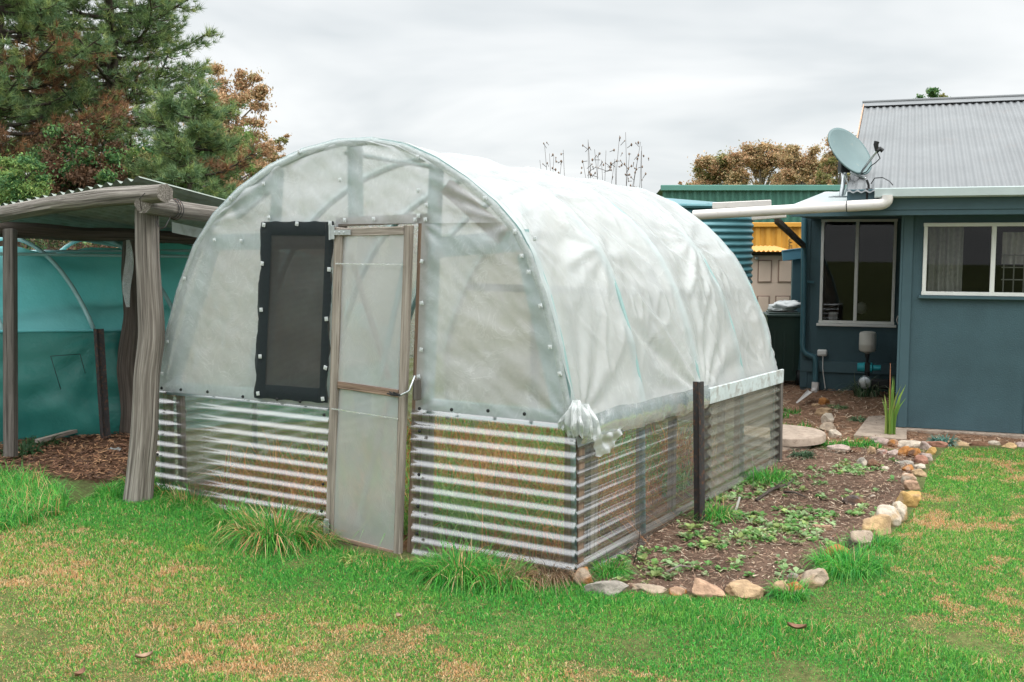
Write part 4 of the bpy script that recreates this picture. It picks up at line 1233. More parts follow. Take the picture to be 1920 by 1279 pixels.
for i in range(10):
    for j in range(4):
        G[i, j] = vp(240 + (j - 1.5) * (1.5 + 4.5 * math.sin(math.pi * (i + .5) / 10)) + 3 * math.sin(i * .7), 450 + i * 14, 9.8) + np.array([.02 * mnoise.noise((i, j, 1)), 0, 0])
mb.grid(G); mb.build('loose_plastic', MT['film_loose'], sh, True)

# ------------------------------------------------------------------ teal shade tunnel
def mat_cloth(name, lo, hi, rough=.55, tl=.3, bump=.4):
    m = M(name); q = m.co('Object')
    n1 = m.noise(q, 1.6, 5, .6, .5); n2 = m.noise(q, 45, 2, .5)
    c = m.ramp(n1, [(.3, lo), (.7, hi)])
    d = m.pr(c, rough, 0, m.bump(m.math('ADD', n2, m.math('MULTIPLY', m.noise(q, 7, 5, .6, .8), 2.0)), .01, bump), .35)
    return m.done(m.ms(tl, d, m.sh('ShaderNodeBsdfTranslucent', c)))
MT['tealcloth'] = mat_cloth('teal_shade_cloth', (.20, .62, .64), (.28, .74, .76), .7, .45)
MT['greentarp'] = mat_cloth('green_tarpaulin', (.03, .17, .15), (.06, .27, .235), .26, .25, .3)
MT['tealpipe'] = mat_paint('pale_teal_pipe', (.32, .50, .50), .4, .1, 6)
TA = np.array([.87, .49, 0]); TD = np.array([-.84, .54, 0])     # along the tunnel / foot towards ridge
TF = np.array([-3.72, 9.85, -.02])
tu = thing('shade_tunnel', 'low teal shade cloth tunnel with pale pipe hoops behind the log shelter', 'tunnel', tuple(TF))
def tun(t, a, off=0.0):
    """a: 0 foot .. 1 ridge .. 2 far foot"""
    th = a * math.pi / 2
    r_ = 1.6
    w = r_ * (1 - math.cos(th)) ** .9 - off * math.cos(th); z = 1.82 * math.sin(th) ** 1.0 + off * math.sin(th)
    return TA * t + TD * w + np.array([0, 0, z])
hp = [-1.65, -.75, .02, .82, 1.6, 2.4]
G = np.zeros((110, 60, 3))
for i, t in enumerate(np.linspace(-2.4, 2.9, 110)):
    k = min(abs(t - h_) for h_ in hp)
    for j, a in enumerate(np.linspace(.30, 1.7, 60)):
        sag = .07 * min(1, k / .35) ** .8 * math.sin(math.pi * min(1, (a - .3) / 1.0)) + .03 * mnoise.noise((t * 1.3, a * 3.2, 4)) + (-.015) * math.exp(-((a - .66) / .07) ** 2) + .17 * math.exp(-((a - .53 - .03 * math.sin(t * 3.1)) / .07) ** 2)
        p = tun(t, a, -.025 - sag); p[2] -= .10 * max(0, math.sin((t + .2) * 2.1)) * math.exp(-((a - 1) / .5) ** 2) * .6
        G[i, j] = p
mb = MB(); mb.grid(G); mb.build('shade_cloth', MT['tealcloth'], tu, True)
G = np.zeros((100, 40, 3))
for i, t in enumerate(np.linspace(-2.4, 2.9, 100)):
    for j, s_ in enumerate(np.linspace(0, 1, 40)):
        z = -.03 + s_ * (1.0 - .03 * t)
        w = .17 * s_ ** 2 - .03
        n_ = .09 * mnoise.noise((t * 1.1 + z, z * 2.1, 8)) + .05 * mnoise.noise((t * 3 - z * 2, z * 4, 2)) + .04 * math.sin((t * 2.2 + z * 1.6) * 3) * (1 - s_) + .035 * math.exp(-math.hypot(t, z - .95) * 2.2) * math.sin(math.atan2(t, .97 - z) * 14) + .02 * math.sin(z * 22 + t * 2)* s_
        G[i, j] = TA * t + TD * (w + n_ * (1 - .6 * s_)) + np.array([0, 0, z])
mb = MB(); mb.grid(G); mb.build('tarpaulin', MT['greentarp'], tu, True)
mb = MB()
hem = [(t, 1.0 - .03 * t) for t in np.linspace(-2.4, 2.9, 30)]
mb.tube([TA * t + TD * (.13 + .01 * math.sin(t * 9)) + np.array([0, 0, z - .02]) for t, z in hem], .012, 6); mb.build('tarpaulin_hem', MT['tealcloth'], tu, True)
for h_ in hp:
    mb = MB(); mb.tube([tun(h_, a, .02) for a in np.linspace(.36, 2.0, 40)], .021, 8); mb.build('hoop', MT['tealpipe'], tu, True)
for a in (.72,):
    mb = MB(); mb.tube([tun(t, a, .035) + np.array([0, 0, -.02 * t]) for t in np.linspace(-2.4, 2.9, 20)], .017, 8); mb.build('rail_pipe', MT['tealpipe'], tu, True)
for h_ in (.4, 1.2, 2.0):
    mb = MB(); mb.tube([tun(h_ - .35, 1.25, .02), tun(h_ + .35, .75, .03)], .015, 6); mb.build('brace_pipe', MT['tealpipe'], tu, True)
mb = MB()   # stitched patch outline on the tarpaulin
for a, b in (((95, 668), (150, 664)), ((95, 668), (114, 730)), ((150, 664), (160, 700))):
    mb.tube([on(x, y, TF - TD * .06, np.cross(TA, (0, 0, 1))) - TF for x, y in (a, b)], .003, 5)
mb.build('patch_seam', MT['blackmetal'], tu, True)
fp = at(197, 822, 0); picket('steel_picket', fp, 1.0, 'dark steel picket standing before the green tarpaulin', s=.055, tilt=(-.03, 0))
# junk at the tunnel foot
for (x, y, n, lab) in [(40, 850, 110, 'dark leafy weed at the foot of the square shelter post'), (75, 835, 80, 'low dark weed between shelter post and tunnel')]:
    clump('shade_weed', at(x, y, 0), n, .2, .16, .022, 0, lab, 'weed', None, (.5, 1.5), 1, [(.03, .085, .03), (.05, .11, .04)])
p = at(70, 838, 0); mb = MB(); mb.bar((0, 0, .05), at(170, 812, 0) - p + np.array([0, 0, .06]), .05, .03); tag(mb.build('old_board', MT['greytimber'], None, False, tuple(p)), 'old grey board lying along the tunnel foot', 'board')
p = at(150, 846, 0); mb = MB()
G = np.array([[[.10 * (j / 6 - .5), .07 * (i / 5 - .5), .02 + .03 * mnoise.noise((i * .7, j * .6, 3))] for j in range(7)] for i in range(6)]); mb.grid(G)
tag(mb.build('plastic_scrap', MT['film_loose'], None, True, tuple(p + np.array([.3, 0, .0]))), 'crumpled pale plastic scrap on the bark dirt', 'scrap')

# ------------------------------------------------------------------ house
HA = R(20)
HO = at(1682, 800, -.06)
HU = np.array([math.cos(HA), -math.sin(HA), 0]); HV = np.array([math.sin(HA), math.cos(HA), 0])
def hf(px, py, v=0.0):
    q = on(px, py, HO + HV * v, HV) - HO
    return q @ HU, q[2]
MT['teal'] = mat_paint('blue_grey_stucco', (.050, .098, .116), .62, .14, 2.6, 1.0, 75, ((.06, .12, .14), .6, .35))
MT['tealtrim'] = mat_paint('blue_grey_trim', (.058, .110, .130), .5, .08, 5, .1, 40)
MT['tealpipe2'] = mat_paint('blue_grey_pipe', (.055, .135, .165), .42, .1, 8)
MT['whiteframe'] = mat_paint('white_window_frame', (.78, .77, .74), .4, .05, 8)
MT['zinc'] = mat_paint('zinc_roof', (.145, .152, .156), .5, .14, 1.6, .08, 40, ((.16, .14, .13), .58, .5), .1)
MT['gutterm'] = mat_paint('pale_gutter', (.42, .48, .47), .4, .06, 4)
MT['rusty_edge'] = mat_paint('rusted_iron_edge', (.45, .27, .17), .7, .2, 20)
MT['dark'] = mat_paint('room_gloom', (.010, .010, .011), .9, .2, 3)
def mat_curtain(name, c):
    m = M(name); q = m.co('Object'); n1 = m.noise(q, 30, 3, .5)
    return m.done(m.pr(m.ramp(n1, [(.3, tuple(x * .8 for x in c)), (.7, c)]), .9, 0, None, .1))
MT['curtain'] = mat_curtain('curtain_cloth', (.34, .33, .30)); MT['lace'] = mat_curtain('lace_cloth', (.62, .58, .54))
m = M('window_glass')
lwn = m.n('ShaderNodeLayerWeight'); lwn.inputs['Blend'].default_value = .22
MT['glass'] = m.done(m.ms(m.math('ADD', m.math('MULTIPLY', lwn.outputs['Fresnel'], .55), .02), m.sh('ShaderNodeBsdfTransparent', (.72, .74, .74)), m.sh('ShaderNodeBsdfGlossy', (1, 1, 1), .015)))
ho = thing('house', 'blue-grey rendered house with corrugated zinc roof and white-framed windows', 'house', tuple(HO), -HA)

def wall_holes(mb, o, A, N, a0, a1, z0, z1, holes, th=.12):
    """wall sheet along A at local origin o with rectangular holes (a0,a1,z0,z1); N points outward"""
    o = np.array(o, float); A = np.array(A, float); N = np.array(N, float); Z = np.array([0, 0, 1.])
    xs = sorted({a0, a1, *[h_[0] for h_ in holes], *[h_[1] for h_ in holes]}); zs = sorted({z0, z1, *[h_[2] for h_ in holes], *[h_[3] for h_ in holes]})
    inh = lambda x, z: any(h_[0] < x < h_[1] and h_[2] < z < h_[3] for h_ in holes)
    for i in range(len(xs) - 1):
        for j in range(len(zs) - 1):
            if inh((xs[i] + xs[i + 1]) / 2, (zs[j] + zs[j + 1]) / 2): continue
            q = [o + A * xs[i] + Z * zs[j], o + A * xs[i + 1] + Z * zs[j], o + A * xs[i + 1] + Z * zs[j + 1], o + A * xs[i] + Z * zs[j + 1]]
            mb.add(q, [(0, 1, 2, 3)]); mb.add([p - N * th for p in q], [(3, 2, 1, 0)])
    for h_ in holes:
        c = [(h_[0], h_[2]), (h_[1], h_[2]), (h_[1], h_[3]), (h_[0], h_[3])]
        for k in range(4):
            p, q = c[k], c[(k + 1) % 4]
            P_, Q_ = o + A * p[0] + Z * p[1], o + A * q[0] + Z * q[1]
            mb.add([P_, Q_, Q_ - N * th, P_ - N * th], [(0, 1, 2, 3)])
w1 = hf(1733, 418); w2 = hf(1730, 553)
FW_ = (w1[0], w1[0] + 1.22, w2[1], w1[1])          # front window, u0 u1 z0 z1 (local z)
RV = 2.83
q1 = hf(1541, 411, RV); q2 = hf(1676, 609, RV)
RW = (q1[0], q2[0], q2[1], q1[1])
RL = -1.186
ET = hf(1800, 352, -.42)[1]                           # gutter lip height
mb = MB(); wall_holes(mb, (0, 0, 0), (1, 0, 0), (0, -1, 0), 0, 4.6, .0, ET + .03, [FW_]); mb.build('front_wall', MT['teal'], ho)
mb = MB(); wall_holes(mb, (0, 0, 0), (1, 0, 0), (0, -1, 0), 0, 0.001, 0, .001, [])
mb = MB(); mb.add([(0, .0, 0), (0, 3.3, 0), (0, 3.3, 3.4), (0, 0, ET + .03)], [(0, 3, 2, 1)]); mb.build('side_wall', MT['teal'], ho)
mb = MB(); wall_holes(mb, (0, RV, 0), (1, 0, 0), (0, -1, 0), RL, -.002, -.06, 2.22, [RW]); mb.build('recess_wall', MT['teal'], ho)
mb = MB(); mb.add([(RL, RV, -.1), (RL, 7, -.1), (RL, 7, 2.25), (RL, RV, 2.25)], [(0, 1, 2, 3)])
mb.add([(RL, 7, -.1), (4.6, 7, -.1), (4.6, 7, 2.2), (RL, 7, 2.2)], [(0, 1, 2, 3)]); mb.add([(4.6, 0, -.1), (4.6, 7, -.1), (4.6, 7, 2.2), (4.6, 0, 2.2)], [(0, 1, 2, 3)]); mb.build('rear_wall', MT['teal'], ho)
mb = MB(); mb.box((.045, -.012, (ET + .0) / 2), (.09, .024, ET), bev=.003); mb.box((-.012, .02, ET / 2), (.024, .08, ET), bev=.003); mb.build('corner_board', MT['tealtrim'], ho)
mb = MB(); mb.box((1.165, -.006, .6), (.05, .012, 1.15)); mb.build('cover_strip', MT['teal'], ho)
bz = hf(1590, 689, RV)[1]
mb = MB(); mb.box(((RL - .03) / 2, RV - .018, bz), (-RL - .03, .036, .14), bev=.004); mb.build('base_rail', MT['tealtrim'], ho)
mb = MB(); mb.box((RL + .04, RV - .012, 1.08), (.09, .024, 2.2), bev=.003); mb.build('corner_board', MT['teal'], ho)
mb = MB(); mb.box((2.3, .1, -.035), (4.66, .35, .06), bev=.006); mb.build('slab_edge', MT['concrete'], ho)
# near-black linings paint in the gloom of the rooms behind the windows
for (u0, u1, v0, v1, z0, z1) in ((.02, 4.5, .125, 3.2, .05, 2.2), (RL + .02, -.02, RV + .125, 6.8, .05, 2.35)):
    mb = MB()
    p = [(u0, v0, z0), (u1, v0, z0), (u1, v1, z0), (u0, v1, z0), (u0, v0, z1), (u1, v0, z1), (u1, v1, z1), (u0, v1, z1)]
    mb.add(p, [(0, 1, 2, 3), (7, 6, 5, 4), (1, 5, 6, 2), (3, 2, 6, 7), (0, 3, 7, 4)]); mb.build('gloom_lining', MT['dark'], ho)
def window(fr, v, splits, fw=.036, sill=True):
    u0, u1, z0, z1 = fr
    w = thing('window', None, None); w.parent = ho; w.location = (0, v, 0)
    mb = MB()
    mb.box(((u0 + u1) / 2, -.002, z1 - fw / 2), (u1 - u0 + .01, .06, fw), bev=.003); mb.box(((u0 + u1) / 2, -.002, z0 + fw / 2), (u1 - u0 + .01, .07, fw), bev=.003)
    for u_ in (u0 + fw / 2, u1 - fw / 2): mb.box((u_, 0, (z0 + z1) / 2), (fw, .056, z1 - z0 - 2 * fw), bev=.003)
    for s_ in splits: mb.box((s_, -.004, (z0 + z1) / 2), (fw * 1.15, .05, z1 - z0 - 2 * fw), bev=.003)
    mb.build('frame', MT['whiteframe'], w)
    mb = MB(); mb.box(((u0 + u1) / 2, -.028, z0 - .018), (u1 - u0 + .06, .06, .03), bev=.004); mb.build('sill', MT['tealtrim'] if sill else MT['whiteframe'], w)
    ed = [u0 + fw] + list(splits) + [u1 - fw]
    for a, b in zip(ed[:-1], ed[1:]):
        a2 = a + (fw * .57 if a in splits else 0); b2 = b - (fw * .57 if b in splits else 0)
        mb = MB(); mb.add([(a2, .012, z0 + fw), (b2, .012, z0 + fw), (b2, .012, z1 - fw), (a2, .012, z1 - fw)], [(0, 1, 2, 3)]); mb.build('pane', MT['glass'], w)
    return w
sp = hf(1862, 480)[0]
wa = window(FW_, 0, [sp])
wb = window(RW, RV, [hf(1606, 500, RV)[0]], .036, False)
def curtain(w, u0, u1, z0, z1, v, mat, name='curtain', k=70, amp=.022):
    G = np.zeros((24, 90, 3))
    for i in range(24):
        for j in range(90):
            u_ = u0 + (u1 - u0) * j / 89
            G[i, j] = (u_, v + amp * math.sin(u_ * k + 1.5 * mnoise.noise((u_ * 8, i * .06, 1))) + .012 * mnoise.noise((u_ * 20, i * .1, 3)), z0 + (z1 - z0) * i / 23)
    mb = MB(); mb.grid(G); mb.build(name, MT[mat], w, True)
curtain(wa, FW_[0] + .03, FW_[0] + .37, FW_[2], FW_[3], .16, 'curtain')
curtain(wa, sp + .10, FW_[1], FW_[2] + .30, FW_[3] - .09, .30, 'lace', 'lace_curtain', 55, .03)
mb = MB()
for k in range(3):
    mb.tube([(sp + .10, .26, FW_[2] + .15 + .12 * k), (FW_[1] + .1, .26, FW_[2] + .15 + .12 * k)], .006, 6)
for k in range(4):
    mb.tube([(sp + .12 + k * .09, .26, FW_[2]), (sp + .12 + k * .09, .26, FW_[2] + .4)], .006, 6)
mb.build('chair_back', MT['curtain'], wa)
mb = MB(); mb.lathe([(.05, 0), (.055, .05), (.05, .10), (.03, .105)], (RW[0] + .16, .16, RW[2] + .03), 16); mb.build('pot', MT['lace'], wb, True)
mb = MB(); mb.lathe([(.0, 0), (.05, .02), (.075, .08), (.05, .14), (.01, .16)], (RW[0] + .50, .3, RW[2] + .1), 16); mb.build('bowl', MT['curtain'], wb, True)

# main roof
rg = hf(1617, 192, 3.3); RZ = rg[1]; EU = rg[0] + .02
e0 = np.array([EU, -.45, ET - .03]); rr_ = np.array([0, 3.75, RZ - .03 - e0[2]]); rl_ = np.linalg.norm(rr_)
rd_ = rr_ / rl_; rn_ = np.cross((1, 0, 0), rd_)
mb = MB(); mb.corr(e0, rd_, (1, 0, 0), rn_, rl_, 5.3, .076, .0085, 8, 10); mb.build('roof_sheet', MT['zinc'], ho, True)
e1 = np.array([EU, 7.05, ET - .03]); rd2 = np.array([0, -3.75, rr_[2]]) / rl_
mb = MB(); mb.corr(e1, rd2, (1, 0, 0), np.cross(rd2, (1, 0, 0)), rl_, 5.3, .076, .0085, 4, 6); mb.build('roof_sheet', MT['zinc'], ho, True)
mb = MB(); p_ = e0 + rr_ + rn_ * .022
mb.bar(p_ - rd_ * .10 + np.array([-.02, 0, 0]), p_ - rd_ * .10 + np.array([5.4, 0, 0]), .20, .006, rn_)
mb.tube([p_ + np.array([-.02, .01, .008]), p_ + np.array([5.4, .01, .008])], .022, 8); mb.build('ridge_cap', MT['zinc'], ho)
mb = MB(); mb.bar(e0 + rd_ * .9 + rn_ * .02, e0 + rd_ * (rl_ - .1) + rn_ * .02, .012, .018, rn_); mb.build('rusty_edge', MT['rusty_edge'], ho)
mb = MB(); mb.bar(e0 + rd_ * .05 + rn_ * -.08 + np.array([.02, 0, 0]), e0 + rd_ * (rl_ - .05) - rn_ * .08 + np.array([.02, 0, 0]), .03, .14, rn_); mb.build('barge_board', MT['tealtrim'], ho)
gu0 = hf(1640, 360, -.5)[0]
mb = MB()
gp = [(-.50, ET - .005), (-.515, ET + .004), (-.522, ET - .004), (-.522, ET - .075), (-.50, ET - .088), (-.41, ET - .088), (-.40, ET - .08), (-.40, ET - .01)]
vs = [(gu0, a, b) for a, b in gp] + [(4.7, a, b) for a, b in gp]
mb.add(vs, [(i, i + 1, i + 9, i + 8) for i in range(7)] + [tuple(range(7, -1, -1))]); mb.build('gutter', MT['gutterm'], ho)
mb = MB(); mb.box(((EU + 4.7) / 2, -.385, ET - .10), (4.7 - EU, .025, .20), bev=.003); mb.box(((EU + 4.7) / 2 + .02, -.372, ET - .225), (4.66 - EU, .03, .05), bev=.003); mb.build('fascia', MT['tealtrim'], ho)
mb = MB(); mb.add([(EU, -.36, ET - .19), (4.7, -.36, ET - .19), (4.7, .0, ET - .02), (EU, .0, ET - .02)], [(0, 1, 2, 3)]); mb.build('soffit', MT['teal'], ho)
# lean-to roof over the recess
LV = -.30; sz = hf(1560, 386, LV)[1]; sL = hf(1478, 400, LV)[0]
mb = MB(); mb.corr((sL, LV, sz), np.array([0, 5.2, .36]) / math.hypot(5.2, .36), (1, 0, 0), (0, -.08, 1), 5.2, -sL - .01, .19, .002, 4, 8); mb.build('lean_to_roof', MT['gutterm'], ho, True)
sb = hf(1580, 406, LV + .02)[1]
mb = MB(); mb.bar((sL + .02, LV + .025, (sz + sb) / 2 - .01), (-.03, LV + .025, (sz + sb) / 2 - .01), .025, sz - sb - .02, (0, 0, 1), .003); mb.build('lean_to_fascia', MT['tealtrim'], ho)
mb = MB(); mb.add([(sL, LV + .04, sb + .02), (-.01, LV + .04, sb + .02), (-.01, RV, sb + .03), (sL, RV, sb + .03)], [(0, 1, 2, 3)]); mb.build('lean_to_soffit', MT['teal'], ho)
def hl(px, py, v):
    a, b = hf(px, py, v); return (a, v, b)
mb = MB(); mb.bar(hl(1410, 409, LV), hl(1474, 404, LV), .06, .045, (0, 0, 1), .006); mb.build('eave_trim', MT['white_pvc'], ho); mb = MB(); mb.bar(hl(1336, 386, .6), hl(1446, 381, .6), .05, .07, (0, 0, 1), .006); mb.build('eave_pipe', MT['white_pvc'], ho)
mb = MB(); mb.bar(hl(1456, 413, LV + .05), hl(1507, 461, 2.70), .045, .06, (0, 1, 0)); mb.build('brace', MT['logdark'], ho)
# downpipe
mb = MB()
mb.tube([hl(1508, 405, 2.74), hl(1507, 560, 2.74), hl(1505, 645, 2.74), hl(1506, 655, 2.73), hl(1511, 663, 2.72), hl(1520, 667, 2.72), hl(1526, 669, 2.72), hl(1529, 676, 2.72), hl(1529, 720, 2.72)], .036, 12)
mb.bar(hl(1508, 528, 2.76), hl(1526, 529, 2.80), .03, .03); mb.build('downpipe', MT['tealpipe2'], ho, 'auto')
mb = MB(); mb.tube([hl(1529, 717, 2.72), hl(1528, 731, 2.70), hl(1524, 738, 2.62)], .046, 12); mb.build('drain_elbow', MT['white_pvc'], ho, 'auto'); mb = MB()
p0, p1 = HO + np.array([0, 0, 0]), 0
a_, b_ = at(1522, 738, -.03), at(1494, 763, -.07)
def w2h(p):
    d = np.array(p) - HO; return (d @ HU, d @ HV, d[2])
G = np.zeros((8, 9, 3))
for i in range(8):
    for j in range(9):
        t = i / 7; c_ = a_ + (b_ - a_) * t; th = math.pi * (j / 8); n_ = np.cross((b_ - a_) / np.linalg.norm(b_ - a_), (0, 0, 1)); r_ = .045 * (1 - .75 * t)
        G[i, j] = w2h(c_ + n_ * r_ * math.cos(th) + np.array([0, 0, .03 - r_ * math.sin(th) * .6 + .02]))
mb.grid(G); mb.build('drain_spout', MT['white_pvc'], ho, 'auto')
# power outlet
ox, _, oz = hl(1542, 661, RV)
out = MB(); out.box((ox, RV - .035, oz), (.12, .06, .082), bev=.012); out.box((ox, RV - .072, oz + .006), (.10, .016, .05), bev=.006)
out.tube([(ox + .01, RV - .05, oz - .04), (ox + .012, RV - .06, oz - .2), (ox + .05, RV - .05, -.02)], .006, 6); out.build('power_outlet', MT['whiteframe'], ho)
mb = MB(); mb.tube([hl(1684, 592, 2.6), hl(1681, 600, 2.6), hl(1684, 608, 2.6), hl(1687, 606, 2.6)], .006, 6); mb.build('cable_loop', MT['white_pvc'], ho)

# stormwater pipe from the gutter to the tank
p0 = HO + HU * hf(1664, 366, -.50)[0] + HV * -.50 + np.array([0, 0, hf(1664, 366, -.50)[1]])
pe = p0 + np.array([0, 0, -.10]); pA = on(1640, 384, pe - HV * .0, HV); pB = dep(1300, 403.5, 10.75)
mb = MB()
dirp = (pB - pA) / np.linalg.norm(pB - pA)
el = [p0, p0 + (pe - p0) * .35]
for t in np.linspace(0, 1, 7)[1:]:
    a = p0 + (pe - p0) * .35; b = pA; c_ = np.array([pe[0] + .0, pe[1], pA[2]])
    el.append(a * (1 - t) ** 2 + 2 * c_ * t * (1 - t) + b * t * t)
el.append(pA + dirp * .25)
mb.tube(el, .0525, 18); mb.tube([pA + dirp * .25, pB], .049, 18, False)
k_ = mb.build('storm_pipe', MT['white_pvc'], None, 'auto'); tag(k_, 'white plastic stormwater pipe running from the house gutter towards the tank', 'pipe')
mb = MB(); mb.tube([pA + dirp * .248, pA + dirp * .256], .0535, 18); j_ = mb.build('joint_ring', MT['blackmetal'], k_, 'auto')

# satellite dish
DD = 10.6
db = dep(1580, 366, DD)
sd_ = thing('satellite_dish', 'grey-green satellite dish on a tripod mount on the lean-to roof', 'satellite dish', tuple(db))
MT['dish'] = mat_paint('dish_paint', (.105, .165, .168), .45, .1, 4, 0, 60, ((.46, .36, .25), .62, .7))
def dd(px, py, d=None): return dep(px, py, d or DD) - db
nrm = np.array([.442, -.696, .548]); nrm /= np.linalg.norm(nrm)
ux = np.cross((0, 0, 1), nrm); ux /= np.linalg.norm(ux); uy = np.cross(nrm, ux)
ctr = dd(1594, 283)
mb = MB(); n = 40
rings = [(r_, .29 * r_ ** 2) for r_ in np.linspace(0.02, .275, 12)]
vs = []
for r_, z_ in rings:
    for k in range(n):
        t = 2 * math.pi * k / n; vs.append(ctr + ux * r_ * math.cos(t) * .96 + uy * r_ * math.sin(t) * 1.04 + nrm * (z_ * 1.6 - .03))
for r_, z_ in rings[::-1]:
    for k in range(n):
        t = 2 * math.pi * k / n; vs.append(ctr + ux * (r_ + .004) * math.cos(t) * .96 + uy * (r_ + .004) * math.sin(t) * 1.04 + nrm * (z_ * 1.6 - .042))
m_ = len(rings) * 2
mb.add(vs, [(i * n + k, i * n + (k + 1) % n, (i + 1) * n + (k + 1) % n, (i + 1) * n + k) for i in range(m_ - 1) for k in range(n)] + [tuple(range(n))[::-1]])
mb.build('reflector', MT['dish'], sd_, True)
mb = MB(); mb.tube([dd(1584, 322, DD + .1), dd(1581, 345), dd(1577, 368)], .022, 10); mb.tube([dd(1584, 328), dd(1592, 350), dd(1599, 369)], .013, 8); mb.tube([dd(1584, 325, DD + .05), dd(1590, 345, DD + .4), dd(1583, 365, DD + .6)], .013, 8)
mb.box(dd(1577, 369), (.2, .16, .012)); mb.build('mount', MT['galv'], sd_, 'auto')
mb = MB(); mb.box(dd(1583, 313, DD + .1), (.10, .12, .12), bev=.01); mb.tube([dd(1583, 316, DD + .1), dd(1592, 305)], .035, 10); mb.build('bracket', MT['blackmetal'], sd_, 'auto')
mb = MB(); mb.tube([dd(1594, 323), dd(1625, 336), dd(1656, 345)], .014, 8); mb.build('stay_bar', MT['galv'], sd_, True)
mb = MB(); mb.tube([ctr - uy * .265 + nrm * .01, dd(1616, 321, DD - .15), dd(1630, 302, DD - .4), dd(1644, 283, DD - .6)], .013, 8); mb.build('feed_arm', MT['galv'], sd_, True)
f_ = dd(1644, 283, DD - .6)
mb = MB(); mb.tube([f_, f_ + np.array([.03, 0, .02]), f_ + np.array([.055, 0, .0])], .022, 10); mb.tube([f_ + np.array([0, 0, 0]), f_ + np.array([-.01, 0, .06]), f_ + np.array([-.002, 0, .085])], [.017, .024, .026], 10); mb.build('feed_horn', MT['blackmetal'], sd_, 'auto')
mb = MB(); mb.tube([f_, dd(1650, 297, DD - .55), dd(1642, 305, DD - .45), dd(1632, 312, DD - .3), dd(1625, 322, DD - .25), dd(1614, 327, DD - .15)], .005, 6)
mb.tube([dd(1633, 345, DD - .3), dd(1640, 334, DD - .3), dd(1655, 333, DD - .45), dd(1668, 340, DD - .7), dd(1674, 347, DD - .85)], .005, 6); mb.build('cable', MT['blackmetal'], sd_, True)
# small dark box on the gutter end
bx = np.array([*(HO + HU * (gu0 - .06) + HV * -.36)[:2], HO[2] + ET - .04]); mb = MB(); mb.box((0, 0, -.04), (.075, .07, .18), bev=.012); mb.tube([(0, 0, .05), (0, 0, .08), (-.02, 0, .13)], .012, 8)
tag(mb.build('junction_box', MT['blackmetal'], None, 'auto', tuple(bx)), 'small dark box at the left end of the house gutter', 'box')

# water tank
tk = dep(1412, 420, 13.1); trad = 1.15
tcn = np.array([tk[0] - trad * .985, tk[1] + .2, 0]); tz = dep(1350, 391, 13.2)[2]
MT['tank'] = mat_paint('teal_tank_steel', (.075, .205, .235), .36, .1, 2, 0, 60, ((.20, .25, .25), .62, .4), .15)
tt = thing('water_tank', 'teal corrugated steel rainwater tank behind the greenhouse', 'water tank', (tcn[0], tcn[1], -.1))
prof_ = []
nz = int((tz + .1) / .076 * 8)
for i in range(nz + 1):
    z = (tz + .1) * i / nz; prof_.append((trad + .011 * math.sin(2 * math.pi * z / .076), z))
mb = MB(); mb.lathe(prof_, (0, 0, 0), 72); mb.build('tank_wall', MT['tank'], tt, True)
mb = MB(); n = 36; vs = [(0, 0, tz + .24)]; 
for k in range(n):
    t = 2 * math.pi * k / n; vs.append(((trad + .05) * math.cos(t), (trad + .05) * math.sin(t), tz + .10 + (.025 if k % 2 else -.0)))
mb.add(vs, [(0, 1 + k, 1 + (k + 1) % n) for k in range(n)]); mb.tube([((trad + .03) * math.cos(t), (trad + .03) * math.sin(t), tz + .10) for t in np.linspace(0, 2 * math.pi, 49)], .03, 8, False); mb.build('tank_lid', MT['tank'], tt)

# wheelie bin and the bag on it
bc = np.array([(1469 - 960) / F * 14.15, 14.15, -.1])
MT['bin'] = mat_paint('dark_green_plastic', (.018, .045, .036), .45, .12, 6, .1, 90)
bn = thing('wheelie_bin', 'dark green wheelie bin beside the house corner', 'bin', tuple(bc), -R(8))
def taper(mb, x0, y0, x1, y1, z0, z1, bev=.0):
    vs = [(-x0, -y0, z0), (x0, -y0, z0), (x0, y0, z0), (-x0, y0, z0), (-x1, -y1, z1), (x1, -y1, z1), (x1, y1, z1), (-x1, y1, z1)]
    mb.add(vs, [(0, 3, 2, 1), (4, 5, 6, 7), (0, 1, 5, 4), (1, 2, 6, 5), (2, 3, 7, 6), (3, 0, 4, 7)])
mb = MB(); taper(mb, .18, .19, .225, .26, .05, .90)
for k in (-1, 0, 1): mb.box((k * .12, -.235, .5), (.02, .02, .62))
mb.build('bin_body', MT['bin'], bn)
mb = MB(); mb.box((0, -.01, .915), (.475, .56, .035), bev=.012); mb.box((0, -.01, .94), (.40, .46, .03), bev=.012); mb.build('lid', MT['bin'], bn)
for s_ in (-1, 1):
    w_ = thing('wheel', None, None); w_.parent = bn; w_.location = (s_ * .19 + .0, -.21 + .0, .10)
    mb = MB(); mb.lathe([(.03, -.03), (.085, -.03), (.10, -.02), (.10, .02), (.085, .03), (.03, .03)], (0, 0, 0), 24, 'x'); mb.build('tyre', MT['blackmetal'], w_, 'auto')
    mb = MB(); mb.lathe([(.015, -.036), (.045, -.034), (.045, .034), (.015, .036)], (0, 0, 0), 16, 'x'); mb.build('hub', MT['bin'], w_, 'auto')
MT['bag'] = mat_paint('white_plastic_bag', (.58, .59, .58), .4, .06, 6, .3, 30)
mb = MB(); G = np.zeros((16, 28, 3))
